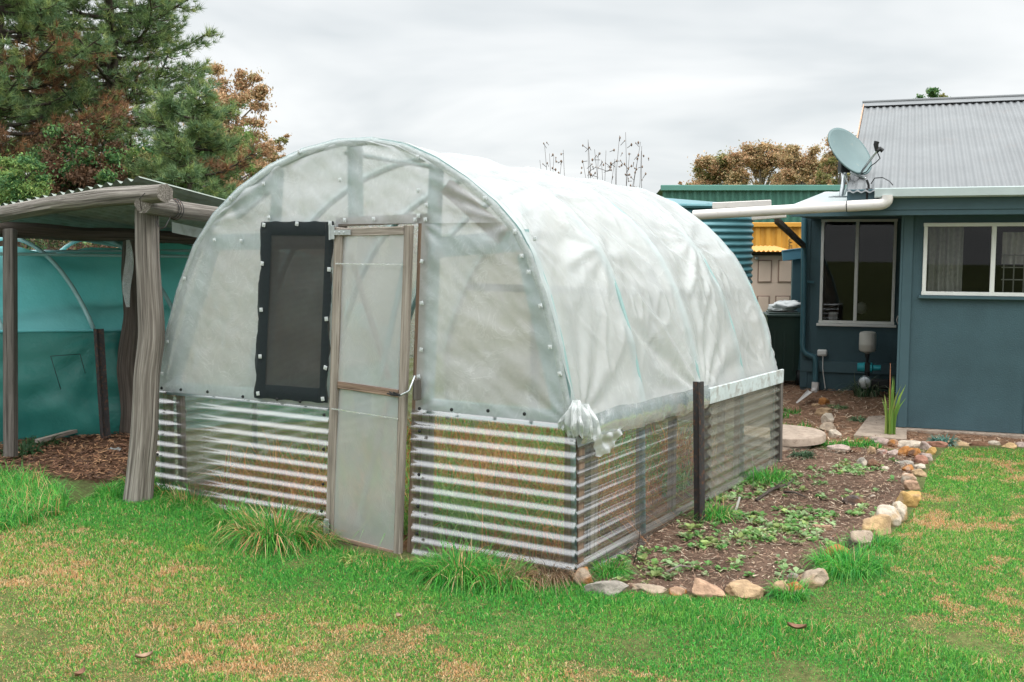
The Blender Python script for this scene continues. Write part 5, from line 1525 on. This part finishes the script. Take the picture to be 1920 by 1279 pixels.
for i in range(16):
    for j in range(28):
        th = 2 * math.pi * j / 27; ph = math.pi * i / 15
        n_ = 1 + .28 * mnoise.noise((math.cos(th) * 1.6, math.sin(th) * 1.6, ph)) + .30 * mnoise.noise((math.cos(th) * 3, math.sin(th) * 3, ph * 3))
        G[i, j] = (.225 * n_ * math.sin(ph) * math.cos(th), .2 * n_ * math.sin(ph) * math.sin(th), max(.0, 0.05 + .07 * n_ * math.cos(ph) + .04 * math.sin(ph) * math.cos(th)))
mb.grid(G); tag(mb.build('plastic_bag', MT['bag'], None, True, (bc[0] + .02, bc[1], bc[2] + .97)), 'white plastic bag lying on the wheelie bin lid', 'bag')

# pressure pump
pb = HO + HU * hf(1628, 735, 2.45)[0] + HV * 2.45; pb[2] = -.06
pp = thing('pressure_pump', 'garden pressure pump with a pale tank on top, against the blue wall', 'pump', tuple(pb), -HA)
def pl(px, py, v=2.45):
    a, b = hf(px, py, v); q = HO + HU * a + HV * v + np.array([0, 0, b]) - pb
    return np.array([q @ HU, q @ HV, q[2]])
MT['ptank'] = mat_paint('pale_tank', (.52, .50, .45), .45, .06, 8); MT['aqua'] = mat_paint('aqua_plastic', (.03, .33, .38), .35, .08, 8)
c_ = pl(1627, 641); mb = MB(); hh = .118
mb.lathe([(.02, -hh - .03), (.045, -hh - .01), (.085, -hh), (.100, -hh + .02), (.101, -.035), (.103, -.03), (.101, -.025), (.100, hh - .02), (.088, hh), (.05, hh + .010), (.01, hh + .012)], tuple(c_), 28); mb.build('pressure_tank', MT['ptank'], pp, 'auto')
mb = MB(); c2 = pl(1626, 672); mb.lathe([(.018, -.06), (.018, .0), (.026, .02), (.026, .05), (.018, .06)], tuple(c2), 14); mb.build('riser', MT['blackmetal'], pp, 'auto')
c3 = pl(1626, 689); mb = MB()
mb.lathe([(.045, -.115), (.055, -.105), (.055, -.05), (.062, -.045), (.062, -.03), (.04, -.025)], tuple(c3), 20, 'x'); mb.lathe([(.062, .035), (.062, .055), (.036, .07), (.034, .155), (.026, .158)], tuple(c3), 20, 'x'); mb.build('controller_cap', MT['aqua'], pp, 'auto')
mb = MB(); mb.box(tuple(c3 + np.array([.005, 0, 0])), (.07, .11, .12), bev=.01); mb.tube([tuple(c3 + np.array([0, 0, -.05])), tuple(pl(1626, 712))], .03, 10); mb.box(tuple(pl(1650, 720)), (.24, .12, .12), bev=.02); mb.build('pump_motor', MT['blackmetal'], pp, 'auto')
c4 = pl(1622, 716, 2.40); mb = MB(); mb.lathe([(.03, -.10), (.07, -.09), (.08, -.04), (.075, .03), (.04, .05)], tuple(c4), 20, 'y'); mb.build('pump_housing', MT['galv'], pp, 'auto')

# plants by the house wall
RP = 'plants by the house wall'
clump('reed_plant', at(1668, 812, -.06), 13, .05, .70, .055, 0, 'tall yellow-green reed with pointed leaves in front of the house corner', 'plant', None, (.02, .28), 1, [(.22, .34, .06), (.16, .30, .06), (.30, .38, .10)], 4)
p = at(1668, 812, -.06); mb = MB(); mb.tube([(0, 0, 0), (-.01, 0, .4), (-.015, 0, .68)], [.008, .007, .003], 6); tag(mb.build('reed_stalk', MT['rust'], None, True, tuple(p)), 'thin reddish reed tip rising above the yellow-green reed', 'stem')
clump('bluish_plant', at(1770, 824, -.06), 260, .14, .13, .020, 0, 'small bluish green bushy plant at the foot of the house wall', 'plant', RP, (.3, 1.4), 1, [(.10, .23, .19), (.14, .28, .23)])
clump('strap_leaf_plant', at(1625, 742, -.1), 130, .20, .36, .022, 0, 'clump of dark strap leaves growing round the pump', 'plant', RP, (.3, 1.4), 1, [(.06, .13, .06), (.10, .17, .08), (.22, .25, .16)])
clump('strap_leaf_plant', at(1585, 728, -.1), 50, .12, .24, .014, 0, 'thin pale spiky plant between downpipe and pump', 'plant', RP, (.5, 1.6), 1, [(.22, .26, .18), (.30, .20, .16), (.14, .22, .10)])
clump('herb_plant', at(1607, 790, -.1), 130, .09, .10, .016, 0, 'small grey-green herb in the little bed by the house', 'plant', RP, (.4, 1.5), 1, [(.13, .22, .12), (.18, .28, .14)])
clump('herb_plant', at(1570, 765, -.1), 160, .14, .09, .014, 0, 'low green sprawling herb behind the path stones', 'plant', RP, (.6, 1.6), 1, [(.12, .24, .10), (.20, .28, .12)])
clump('dry_shrub', at(1447, 715, -.1), 24, .1, .62, .010, 1, 'dry arching grass stalks in front of the wheelie bin', 'plant', None, (.1, .9), .8)
clump('bed_seedling', at(1505, 862, -.1), 120, .10, .12, .03, 0, 'dark leafy plant in front of the round concrete slab', 'plant', None, (.4, 1.5), 1, [(.045, .09, .045), (.08, .14, .07)])
# concrete pad at the house corner
pad = [at(1601, 816, -.07), at(1629, 780, -.07), at(1700, 778, -.07), at(1700, 824, -.07)]
mb = MB(); top = [tuple(p) for p in pad]; bot = [(p[0], p[1], -.2) for p in pad]
mb.add(top + bot, [(0, 3, 2, 1), (0, 1, 5, 4), (1, 2, 6, 5), (2, 3, 7, 6), (3, 0, 4, 7)]); tag(mb.build('concrete_pad', MT['concrete']), 'flat concrete pad on the ground at the house corner', 'slab')

# ------------------------------------------------------------------ sheds and container behind
def yard(px, d, z=-.1):
    return np.array([(px - 960) / F * d, d, z])
MT['shedgreen'] = mat_paint('green_shed_steel', (.05, .15, .115), .5, .08, 1, 0, 60, None, .1)
MT['shedflash'] = mat_paint('green_flashing', (.10, .26, .22), .5, .08, 2)
d = 27.; z1 = EYE + (450 - 350) / F * d
gs_ = thing('green_shed', 'long green corrugated steel shed far behind the house', 'shed', (yard(1240, d)[0], d, -.1))
L_ = (1640 - 1235) / F * d; mb = MB(); mb.corr((0, 0, 0), (0, 0, 1), (1, 0, 0), (0, -1, 0), z1 + .1 - .07, L_, .19, .022, 1, 8); mb.build('cladding', MT['shedgreen'], gs_)
mb = MB(); mb.box((L_ / 2, -.02, z1 + .05), (L_ + .1, .12, .14), bev=.01); mb.build('flashing', MT['shedflash'], gs_)
mb = MB(); mb.add([(0, .1, z1 + .08), (L_, .1, z1 + .08), (L_, 6, z1 - .6), (0, 6, z1 - .6)], [(0, 1, 2, 3)]); mb.box((0.02, 3, z1 / 2 - .3), (.04, 5.9, z1 - .7)); mb.build('shed_roof', MT['shedgreen'], gs_)
MT['yellow'] = mat_paint('yellow_container_steel', (.62, .30, .045), .5, .08, 1.5, 0, 60, ((.30, .12, .03), .63, .7))
d = 21.; z1 = EYE + (450 - 418) / F * d
ct = thing('shipping_container', 'yellow shipping container behind the beige panelled doors', 'container', (yard(1395, d)[0], d, -.1))
L_ = (1560 - 1395) / F * d; mb = MB()
# trapezoid corrugation
xs = []; x = 0
while x < L_: xs += [(x, 0), (x + .07, 0), (x + .105, .036), (x + .175, .036)]; x += .21
vs = [(a, b, z) for z in (.15, z1 + .02) for a, b in xs]; n = len(xs)
mb.add(vs, [(i, i + 1, n + i + 1, n + i) for i in range(n - 1)]); mb.build('side_panel', MT['yellow'], ct)
mb = MB(); mb.box((L_ / 2, .0, z1 + .06), (L_, .12, .09), bev=.01); mb.box((L_ / 2, .0, .08), (L_, .14, .14)); mb.add([(0, .06, z1 + .08), (L_, .06, z1 + .08), (L_, 2.4, z1 + .08), (0, 2.4, z1 + .08)], [(0, 1, 2, 3)]); mb.build('container_frame', MT['yellow'], ct)
MT['ink'] = mat_paint('dark_lettering', (.05, .04, .03), .7)
for ch, (px, py) in (('C', (1479.5, 452)), ('C', (1480, 458)), ('U', (1480, 465.5))):
    cu = bpy.data.curves.new('letter', 'FONT'); cu.body = ch; cu.size = .115; cu.align_x = 'CENTER'; cu.align_y = 'CENTER'; cu.extrude = .002
    to = bpy.data.objects.new('letter', cu); COL.objects.link(to)
    me = bpy.data.meshes.new_from_object(to.evaluated_get(bpy.context.evaluated_depsgraph_get())); bpy.data.objects.remove(to)
    me.materials.clear(); me.materials.append(MT['ink'])
    lo = bpy.data.objects.new('lettering', me); COL.objects.link(lo); lo.parent = ct
    q = dep(px, py, d - .012) - np.array([yard(1395, d)[0], d, -.1]); lo.location = (q[0], -.018, q[2]); lo.rotation_euler = (math.pi / 2, 0, 0)
MT['beige'] = mat_paint('beige_door_paint', (.66, .50, .40), .6, .06, 3)
MT['beige2'] = mat_paint('beige_groove_shade', (.26, .17, .13), .7, .1, 5)  # darker beige paints the shade of the panel grooves into flat borders
d = 17.5
bs = thing('door_shed', 'small store built from beige panelled doors under a corrugated iron edge', 'shed', (yard(1408, d)[0], d, -.1))
def bx_(x0, y0, x1, y1, dd_, t=.03):
    a = dep(x0, y0, d) - np.array([yard(1408, d)[0], d, -.1]); b = dep(x1, y1, d) - np.array([yard(1408, d)[0], d, -.1])
    return ((a[0] + b[0]) / 2, -dd_, (a[2] + b[2]) / 2), (abs(b[0] - a[0]), t, abs(b[2] - a[2]))
mb = MB(); c_, s_ = bx_(1395, 479, 1484, 700, .0); mb.box(c_, s_); mb.build('door_leaf', MT['beige'], bs)
for (x0, y0, x1, y1) in ((1421, 489, 1444, 528), (1459, 489, 1482, 528), (1421, 556, 1441, 620), (1455, 556, 1480, 620)):
    mb = MB(); c_, s_ = bx_(x0 - 1.6, y0 - 1.6, x1 + 1.6, y1 + 1.6, .014); mb.box(c_, s_); mb.build('groove_shade', MT['beige2'], bs)
    mb = MB(); c_, s_ = bx_(x0, y0, x1, y1, .018); mb.box(c_, s_, bev=.008); mb.build('door_panel', MT['beige'], bs)
mb = MB(); c_, s_ = bx_(1413, 481, 1419, 487, .04, .05); mb.box(c_, s_, bev=.01); mb.build('catch', MT['galv'], bs)
mb = MB(); c_, s_ = bx_(1395, 472, 1470, 479, .0, .10); mb.box(c_, s_); mb.build('painted_shade_strip', MT['logdark'], bs)  # dark strip painted in for the shade under the iron edge
a = dep(1395, 470, d) - np.array([yard(1408, d)[0], d, -.1]); mb = MB(); mb.corr((a[0], -.25, a[2] - .005), (0, 1, .06), (1, 0, 0), (0, 0, 1), 1.2, .70, .076, .012, 2, 8); mb.build('iron_roof', MT['yellow'], bs, True)
d = 15.2
b0 = yard(1486, d)
b2 = thing('blue_shed', 'small blue weatherboard lean-to end behind the house corner', 'shed', tuple(b0))
def bw(px, py, o=0): return dep(px, py, d - o) - b0
mb = MB(); mb.box(((bw(1484, 500)[0] + bw(1530, 500)[0]) / 2, .0, (bw(1484, 484)[2]) / 2), (bw(1530, 500)[0] - bw(1484, 500)[0], .05, bw(1484, 484)[2])); mb.build('shed_wall', MT['tealtrim'], b2)
MT['bluefas'] = mat_paint('blue_fascia', (.09, .22, .29), .5, .06, 5)
mb = MB(); mb.bar(bw(1467, 480, .12), bw(1530, 472, .12), .04, .145, (0, 0, 1), .004); mb.bar(bw(1466, 470.5, .13), bw(1530, 462, .13), .06, .015); mb.build('fascia', MT['bluefas'], b2)

# ------------------------------------------------------------------ trees
MT['needle'] = mat_col('pine_needles', .6, .25, spec=.2)
MT['leaf'] = mat_col('tree_leaves', .6, .3, spec=.2)
MT['bark'] = mat_wood('pine_bark', (.03, .024, .02), (.075, .058, .046), (.14, .115, .095), .35, .9, 1.0)
MT['palebark'] = mat_wood('pale_bark', (.16, .13, .10), (.34, .29, .25), (.50, .46, .42), .3, .85, .5)
def needles(name, C, D, col, k, L, w, parent, r, cone=.9):
    n = len(C)
    c = np.repeat(C, k, 0); d = np.repeat(D, k, 0) + r.normal(0, cone, (n * k, 3)) * .75
    d /= np.linalg.norm(d, axis=1)[:, None]
    s = np.cross(d, r.normal(0, 1, (n * k, 3))); s /= np.linalg.norm(s, axis=1)[:, None] + 1e-9
    ln = r.uniform(L * .6, L, n * k)[:, None]; st = c + d * ln * r.uniform(-.15, .25, (n * k, 1))
    V = np.stack([st - s * w / 2, st + s * w / 2, st + d * ln + np.array([0, 0, .1]) * ln * .3], 1).reshape(-1, 3)
    cc = np.repeat(np.repeat(col, k, 0) * r.uniform(.75, 1.25, (n * k, 1)), 3, 0)
    return raw_mesh(name, V, None, np.arange(3 * n * k).reshape(-1, 3), cc, MT['needle'], parent)
def pine(label, x, y, H, tr, z0, reach, seed, dens=1.0, dead=.15, deadz=(0, 3.5), side=None, lean=(0, 0), ztop=None, group='pines on the left'):
    r = np.random.default_rng(seed); rs = random.Random(seed)
    t = thing('pine_tree', label, 'tree', (x, y, -.1), 0, group)
    tp = [np.array([lean[0] * (z / H) + .10 * math.sin(z * .8 + seed), lean[1] * (z / H) + .08 * math.cos(z * .7 + seed), z]) for z in np.linspace(0, H, 22)]
    mb = MB(); mb.tube(tp, [tr * (1 - .85 * (i / 21)) for i in range(22)], 12, True, .12); mb.build('trunk', MT['bark'], t, True)
    C = []; D = []; Cc = []
    bb = MB()
    def tp_at(z): 
        i = min(20, int(z / H * 21)); f = z / H * 21 - i; return tp[i] * (1 - f) + tp[i + 1] * f
    z = z0
    zt = ztop or H
    while z < zt:
        nb = rs.randint(3, 5)
        a0 = rs.uniform(0, 6.28)
        for b in range(nb):
            a = a0 + b * 6.28 / nb + rs.uniform(-.5, .5)
            Lb = reach(z) * rs.uniform(.6, 1.08)
            if side is not None: Lb *= 1 + .06 * math.cos(a - side)
            o = tp_at(min(z + rs.uniform(-.2, .2), H)); up0 = rs.uniform(.0, .35); cur = rs.uniform(.05, .30)
            pts = []
            wob = rs.uniform(-.4, .4)
            for i in range(9):
                s = i / 8
                aa = a + wob * s * s
                pts.append(o + np.array([math.cos(aa) * Lb * s, math.sin(aa) * Lb * s, Lb * (up0 * s - .30 * s * (1 - s) + cur * s * s)]))
            bb.tube(pts, [tr * .22 * (1 - .8 * i / 8) + .006 for i in range(9)], 6, False)
            dz = z
            isdead = rs.random() < (dead * .3 if not (deadz[0] < dz < deadz[1]) else min(.95, dead * 3.2))
            for i in range(2, 9):
                p = pts[i]
                for s2 in range(max(1, int(3.2 * dens))):
                    sa = a + rs.choice((-1, 1)) * rs.uniform(.35, 1.3); sl = Lb * .30 * (1.15 - i / 9) * rs.uniform(.6, 1.2) + .2
                    e = p + np.array([math.cos(sa) * sl, math.sin(sa) * sl, sl * rs.uniform(-.05, .55)])
                    if rs.random() < .8: bb.tube([p, (p + e) / 2 + np.array([0, 0, -.04]), e], [.014, .010, .005], 4, False)
                    for q in range(rs.randint(4, 6)):
                        f = 1 - q * .2 * rs.uniform(.7, 1.1); c = p + (e - p) * max(.1, f) + np.array([rs.gauss(0, .07), rs.gauss(0, .07), rs.gauss(0, .06)])
                        dr = e - p; dr = dr / np.linalg.norm(dr) + np.array([0, 0, .5])
                        C.append(c); D.append(dr / np.linalg.norm(dr))
                        if isdead and rs.random() < .8: Cc.append(np.array(rs.choice([(.27, .14, .075), (.33, .18, .09), (.21, .12, .07)])))
                        else: Cc.append(np.array(rs.choice([(.18, .27, .11), (.24, .33, .125), (.14, .22, .10), (.32, .38, .14), (.17, .27, .14)])))
        z += rs.uniform(.30, .5)
    bb.build('limbs', MT['bark'], t, True)
    needles('crown', np.array(C), np.array(D), np.array(Cc), 24, .19, .012, t, r)
    print(label[:20], len(C))
    return t
pine('tall bushy pine with its dark trunk seen through gaps in its green crown', *yard(212, 24)[:2], 11.5, .20, 2.0, lambda z: 2.55 * np.interp(z, [1.5, 3, 4.5, 6, 8.5, 11.5], [.8, .9, 1.0, 1.02, .75, .2]), 3, 1.15, .07, (2.0, 3.2), 0.0, (.1, 0), 9.6)
pine('pine at the far left with rusty dead foliage low in its crown', *yard(20, 21)[:2], 11, .17, 2.4, lambda z: 2.2 * np.interp(z, [2, 4, 8, 11], [.9, 1, .8, .2]), 8, 1.05, .15, (2.4, 5.2), None, (-.1, 0), 9)
pine('forked darker pine left of the tall pine, brown on its lower limbs', *yard(112, 26)[:2], 12, .22, 2.6, lambda z: 2.5 * np.interp(z, [2, 4, 8, 12], [.9, 1, .8, .2]), 15, .9, .30, (2.5, 5.6), None, (.15, 0), 10)
pine('low young pine right of the tall pine, above the shelter roof', *yard(350, 20)[:2], 4.3, .10, .9, lambda z: 1.45 * np.interp(z, [.8, 2, 3.4, 4.4], [1, 1, .7, .2]), 23, .75, .15, (.9, 2.4), None, (.1, 0), 4.2)

def leafcloud(name, blobs, n, size, cols, parent, r, shell=.15, mat='leaf'):
    V = []; Cc = []
    tot = sum(b[3] * b[4] * b[5] for b in blobs) ** .999
    for (bx, by, bz, rx, ry, rz, ci) in blobs:
        k = max(20, int(n * (rx * ry * rz) / tot))
        u = r.normal(0, 1, (k, 3)); u /= np.linalg.norm(u, axis=1)[:, None]
        rad = (r.random(k) ** (1 / 3) * (1 - shell) + shell)[:, None] * r.uniform(.75, 1.12, (k, 1))
        rad = rad * (1 + .28 * np.array([mnoise.noise((a[0] * 2 + bx, a[1] * 2 + by, a[2] * 2)) for a in u])[:, None])
        c = np.array([bx, by, bz]) + np.where(r.random((k, 1)) < .6, u * rad, r.normal(0, .75, (k, 3))) * np.array([rx, ry, rz])
        d = r.normal(0, 1, (k, 3)) + np.array([0, 0, -.3]); d /= np.linalg.norm(d, axis=1)[:, None]
        s = np.cross(d, r.normal(0, 1, (k, 3))); s /= np.linalg.norm(s, axis=1)[:, None]
        L = r.uniform(.6, 1.3, (k, 1)) * size
        V.append(np.stack([c - d * L * .5, c + s * L * .22, c + d * L * .5, c - s * L * .22], 1).reshape(-1, 3))
        cc = np.array(cols[ci])[r.integers(0, len(cols[ci]), k)] * r.uniform(.7, 1.3, (k, 1)); Cc.append(np.repeat(cc, 4, 0))
    V = np.concatenate(V); Cc = np.concatenate(Cc)
    return raw_mesh(name, V, np.arange(len(V)).reshape(-1, 4), None, Cc, MT[mat], parent)
BR = [(.50, .30, .17), (.56, .37, .22), (.42, .27, .15), (.34, .28, .15)]
OR = [(.58, .40, .22), (.50, .35, .19), (.42, .32, .17), (.33, .29, .15)]
OL = [(.26, .27, .11), (.34, .30, .12), (.20, .22, .09)]
GR = [(.08, .19, .07), (.12, .24, .08), (.17, .28, .09), (.06, .14, .06)]
YG = [(.19, .30, .08), (.26, .33, .10), (.14, .25, .08)]
def gum(label, x, y, H, crown, n, size, seed, cols, tr=.16, bark='palebark', name='gum_tree', group=None, nl=10, kids=11):
    r = np.random.default_rng(seed); rs = random.Random(seed)
    t = thing(name, label, 'tree', (x, y, -.1), 0, group)
    cx0, cz0, cx1, cz1 = crown      # crown extent, local
    fork = cz0 + (cz1 - cz0) * .05
    mb = MB(); mb.tube([(0, 0, 0), (.1, 0, fork * .5), (-.05, .05, fork)], [tr, tr * .85, tr * .7], 10); mb.build('trunk', MT[bark], t, True)
    mb = MB(); blobs = []
    for i in range(nl):
        tx = cx0 + (cx1 - cx0) * (i + rs.uniform(.2, .8)) / nl
        e = (tx - (cx0 + cx1) / 2) / ((cx1 - cx0) / 2)
        ty = rs.uniform(-.5, .5) * (cx1 - cx0) * .45; tz = cz0 + (cz1 - cz0) * rs.uniform(.30, .95) * (1 - .30 * e * e)
        E = np.array([tx, ty, tz]); S = np.array([-.05, .05, fork]); mid = S * .5 + E * .5 + np.array([-.1 * e, 0, .15 * (cz1 - cz0)])
        mb.tube([S, mid, E], [tr * .45, tr * .26, tr * .08], 6)
        for k in range(kids):
            q = E + np.array([rs.gauss(0, .11) * (cx1 - cx0), rs.gauss(0, .12) * (cx1 - cx0), rs.gauss(-.02, .13) * (cz1 - cz0)])
            q[0] = min(cx1, max(cx0, q[0])); q[2] = min(cz1 - .03 * (cz1 - cz0), max(cz0, q[2]))
            mb.tube([mid * .4 + E * .6, q], [tr * .10, tr * .03], 4, False)
            s = (cx1 - cx0) * rs.uniform(.05, .115)
            blobs.append((q[0], q[1], q[2], s, s, s * rs.uniform(.55, .85), rs.randrange(len(cols))))
    mb.build('limbs', MT[bark], t, True)
    leafcloud('crown', blobs, n, size, cols, t, r)
    return t
def cr(px0, py0, px1, py1, d, cx):
    a, b = yard(px0, d)[0] - yard(cx, d)[0], yard(px1, d)[0] - yard(cx, d)[0]
    return (a, EYE + (450 - py1) / F * d + .1, b, EYE + (450 - py0) / F * d + .1)
gum('tall gum tree with rusty brown foliage on pale limbs behind the pines', *yard(440, 36)[:2], 8, cr(385, 125, 500, 330, 36, 440), 22000, .115, 31, [BR, BR, OR], .13, kids=12)
gum('small brownish gum top just above the greenhouse arch', *yard(522, 38)[:2], 5, cr(498, 255, 545, 330, 38, 522), 7000, .10, 33, [BR, BR, OL], .07, nl=5, kids=5)
gum('olive and gold bushy tree behind the left shoulder of the greenhouse', *yard(425, 26)[:2], 4, cr(350, 245, 500, 430, 26, 425), 34000, .075, 35, [OL, YG, BR, OL], .10, nl=9)
gum('dark green bushy tree low behind the shelter roof', *yard(300, 22)[:2], 4, cr(215, 270, 385, 440, 22, 300), 34000, .075, 37, [GR, GR, YG, OL], .10, 'bark', 'bushy_tree')
gum('bright green low tree at the left edge above the shelter roof', *yard(40, 16)[:2], 2.5, cr(-30, 300, 95, 440, 16, 40), 26000, .05, 39, [YG, GR, YG], .07, 'bark', 'bushy_tree')
gum('brown leafless-looking scrub tree between the pines', *yard(150, 19)[:2], 3, cr(80, 240, 230, 430, 19, 150), 16000, .075, 41, [[(.13, .07, .04), (.10, .06, .035)], [(.16, .09, .05)], GR], .07, 'bark', 'bushy_tree', kids=12)
GG = 'brown gum trees on the skyline at the right'
for (a, b, c_, d_, cx, D_, sd__, cols, lab) in [(1296, 300, 1395, 380, 1345, 52, 51, [OL, OR, BR], 'leftmost low brown gum of the skyline row'),
                                            (1375, 278, 1480, 378, 1425, 50, 53, [OR, OR, BR], 'broad orange-brown gum, second from the left of the skyline row'),
                                            (1450, 275, 1545, 378, 1500, 48, 55, [OR, BR, OR], 'rounded orange-brown gum in the middle of the skyline row'),
                                            (1520, 262, 1610, 378, 1570, 46, 57, [BR, OL, OR], 'taller olive-brown gum behind the satellite dish')]:
    gum(lab, *yard(cx, D_)[:2], 6, cr(a, b, c_, d_, D_, cx), 26000, .13, sd__, cols, .14, group=GG, nl=8, kids=12)
gum('dark green tree top peeping over the house roof ridge', *yard(1732, 46)[:2], 8, cr(1703, 174, 1760, 230, 46, 1732), 7000, .13, 61, [GR, GR, OL], .12, 'bark', 'bushy_tree', nl=5, kids=5)
gum('tiny olive tree top at the left end of the skyline row', *yard(1283, 56)[:2], 5, cr(1272, 343, 1296, 365, 56, 1283), 3000, .12, 63, [OL, BR], .08, nl=3, kids=4)
# scrub that closes the view under the trees
GS = 'scrub bushes behind the teal tunnel'
for (px, D_, w, h_, sd__, cols, lab) in [(-60, 15.5, 1.7, 2.1, 71, 0, 'dark scrub bush cut by the left picture edge'), (90, 15, 1.5, 1.95, 73, 1, 'brown scrub bush seen under the shelter roof left of the posts'),
                                        (215, 14.6, 1.2, 2.0, 75, 0, 'green and brown scrub bush behind the dark shelter post'), (330, 15.2, 1.4, 2.0, 77, 1, 'scrub bush seen between the log post and the greenhouse'),
                                        (470, 16, 1.6, 2.2, 79, 0, 'scrub bush seen through the greenhouse film')]:
    x, y, _ = yard(px, D_); r = np.random.default_rng(sd__)
    t = thing('scrub_bush', lab, 'bush', (x, y, -.1), 0, GS)
    blobs = [(r.uniform(-w, w), r.uniform(-.6, .6), r.uniform(.15, .85) * h_, .42, .42, .34, int(r.integers(0, 3))) for _ in range(26)]
    mb = MB()
    for b in blobs[::2]: mb.tube([(b[0] * .3, b[1] * .3, 0), (b[0] * .8, b[1] * .8, b[2] * .6), b[:3]], [.03, .02, .008], 5, False)
    mb.build('stems', MT['bark'], t, True)
    C1 = [[(.06, .045, .03), (.085, .055, .035)], [(.045, .07, .03), (.06, .09, .03)], [(.10, .06, .035), (.05, .04, .028)]]
    C2 = [[(.12, .065, .04), (.09, .05, .03)], [(.07, .05, .03)], [(.08, .09, .035), (.14, .08, .045)]]
    leafcloud('foliage', blobs, 16000, .06, C2 if cols else C1, t, r, .3)
# far tree belt on the horizon
r = np.random.default_rng(99)
blobs = []
for k in range(150):
    a = R(-62 + 124 * k / 149); D_ = r.uniform(75, 95); blobs.append((math.sin(a) * D_, math.cos(a) * D_, r.uniform(.6, 2.2), r.uniform(2, 3.4), 1.6, r.uniform(1.2, 2.2), int(r.integers(0, 3))))
tag(leafcloud('far_trees', blobs, 30000, .7, [OL, GR, BR], None, r, .3), 'distant belt of low olive trees along the horizon', 'woodland', kind='stuff')

# dry stalks standing behind the greenhouse
def stalks(label, px_tips, base_px, D_, seed):
    rs = random.Random(seed); x, y, _ = yard(base_px, D_)
    t = thing('dry_stalk_plant', label, 'plant', (x, y, -.1), 0, 'dry seed stalks behind the greenhouse')
    st = MB(); pd = MB()
    for (px, py) in px_tips:
        e = dep(px, py, D_ + rs.uniform(-.3, .3)) - np.array([x, y, -.1]); b = np.array([e[0] * .25 + rs.uniform(-.1, .1), rs.uniform(-.15, .15), 0])
        pts = [b + (e - b) * s + np.array([.03 * math.sin(s * 9 + px), 0, 0]) for s in np.linspace(0, 1, 9)]
        st.tube(pts, [.007 - .005 * s for s in np.linspace(0, 1, 9)], 5)
        for k in range(rs.randint(5, 9)):
            s = rs.uniform(.74, 1.0); c = b + (e - b) * s + np.array([rs.gauss(0, .03), 0, 0]); o = c + np.array([rs.gauss(0, .035), rs.gauss(0, .03), rs.uniform(-.01, .05)])
            st.tube([c, o], [.003, .003], 4, False)
            z = rs.uniform(.008, .018)
            pd.lathe([(.002, -z), (z * .55, -z * .4), (z * .6, z * .3), (.003, z)], tuple(o), 6)
    st.build('stems', MT['logdark'], t, True); tag(pd.build('seed_pods', MT['timber'], t, True), kind='stuff')
stalks('sparse left cluster of dry seed stalks showing over the greenhouse', [(1026, 270), (1031, 288), (1040, 292), (1056, 281), (1012, 300), (1048, 300)], 1036, 11.6, 5)
stalks('denser right cluster of tall dry seed stalks showing over the greenhouse', [(1098, 262), (1108, 266), (1112, 280), (1122, 286), (1140, 282), (1160, 254), (1176, 248), (1184, 288), (1198, 266), (1208, 274), (1200, 283), (1094, 300), (1104, 306), (1133, 300), (1148, 302), (1158, 298), (1192, 296)], 1140, 11.6, 6)
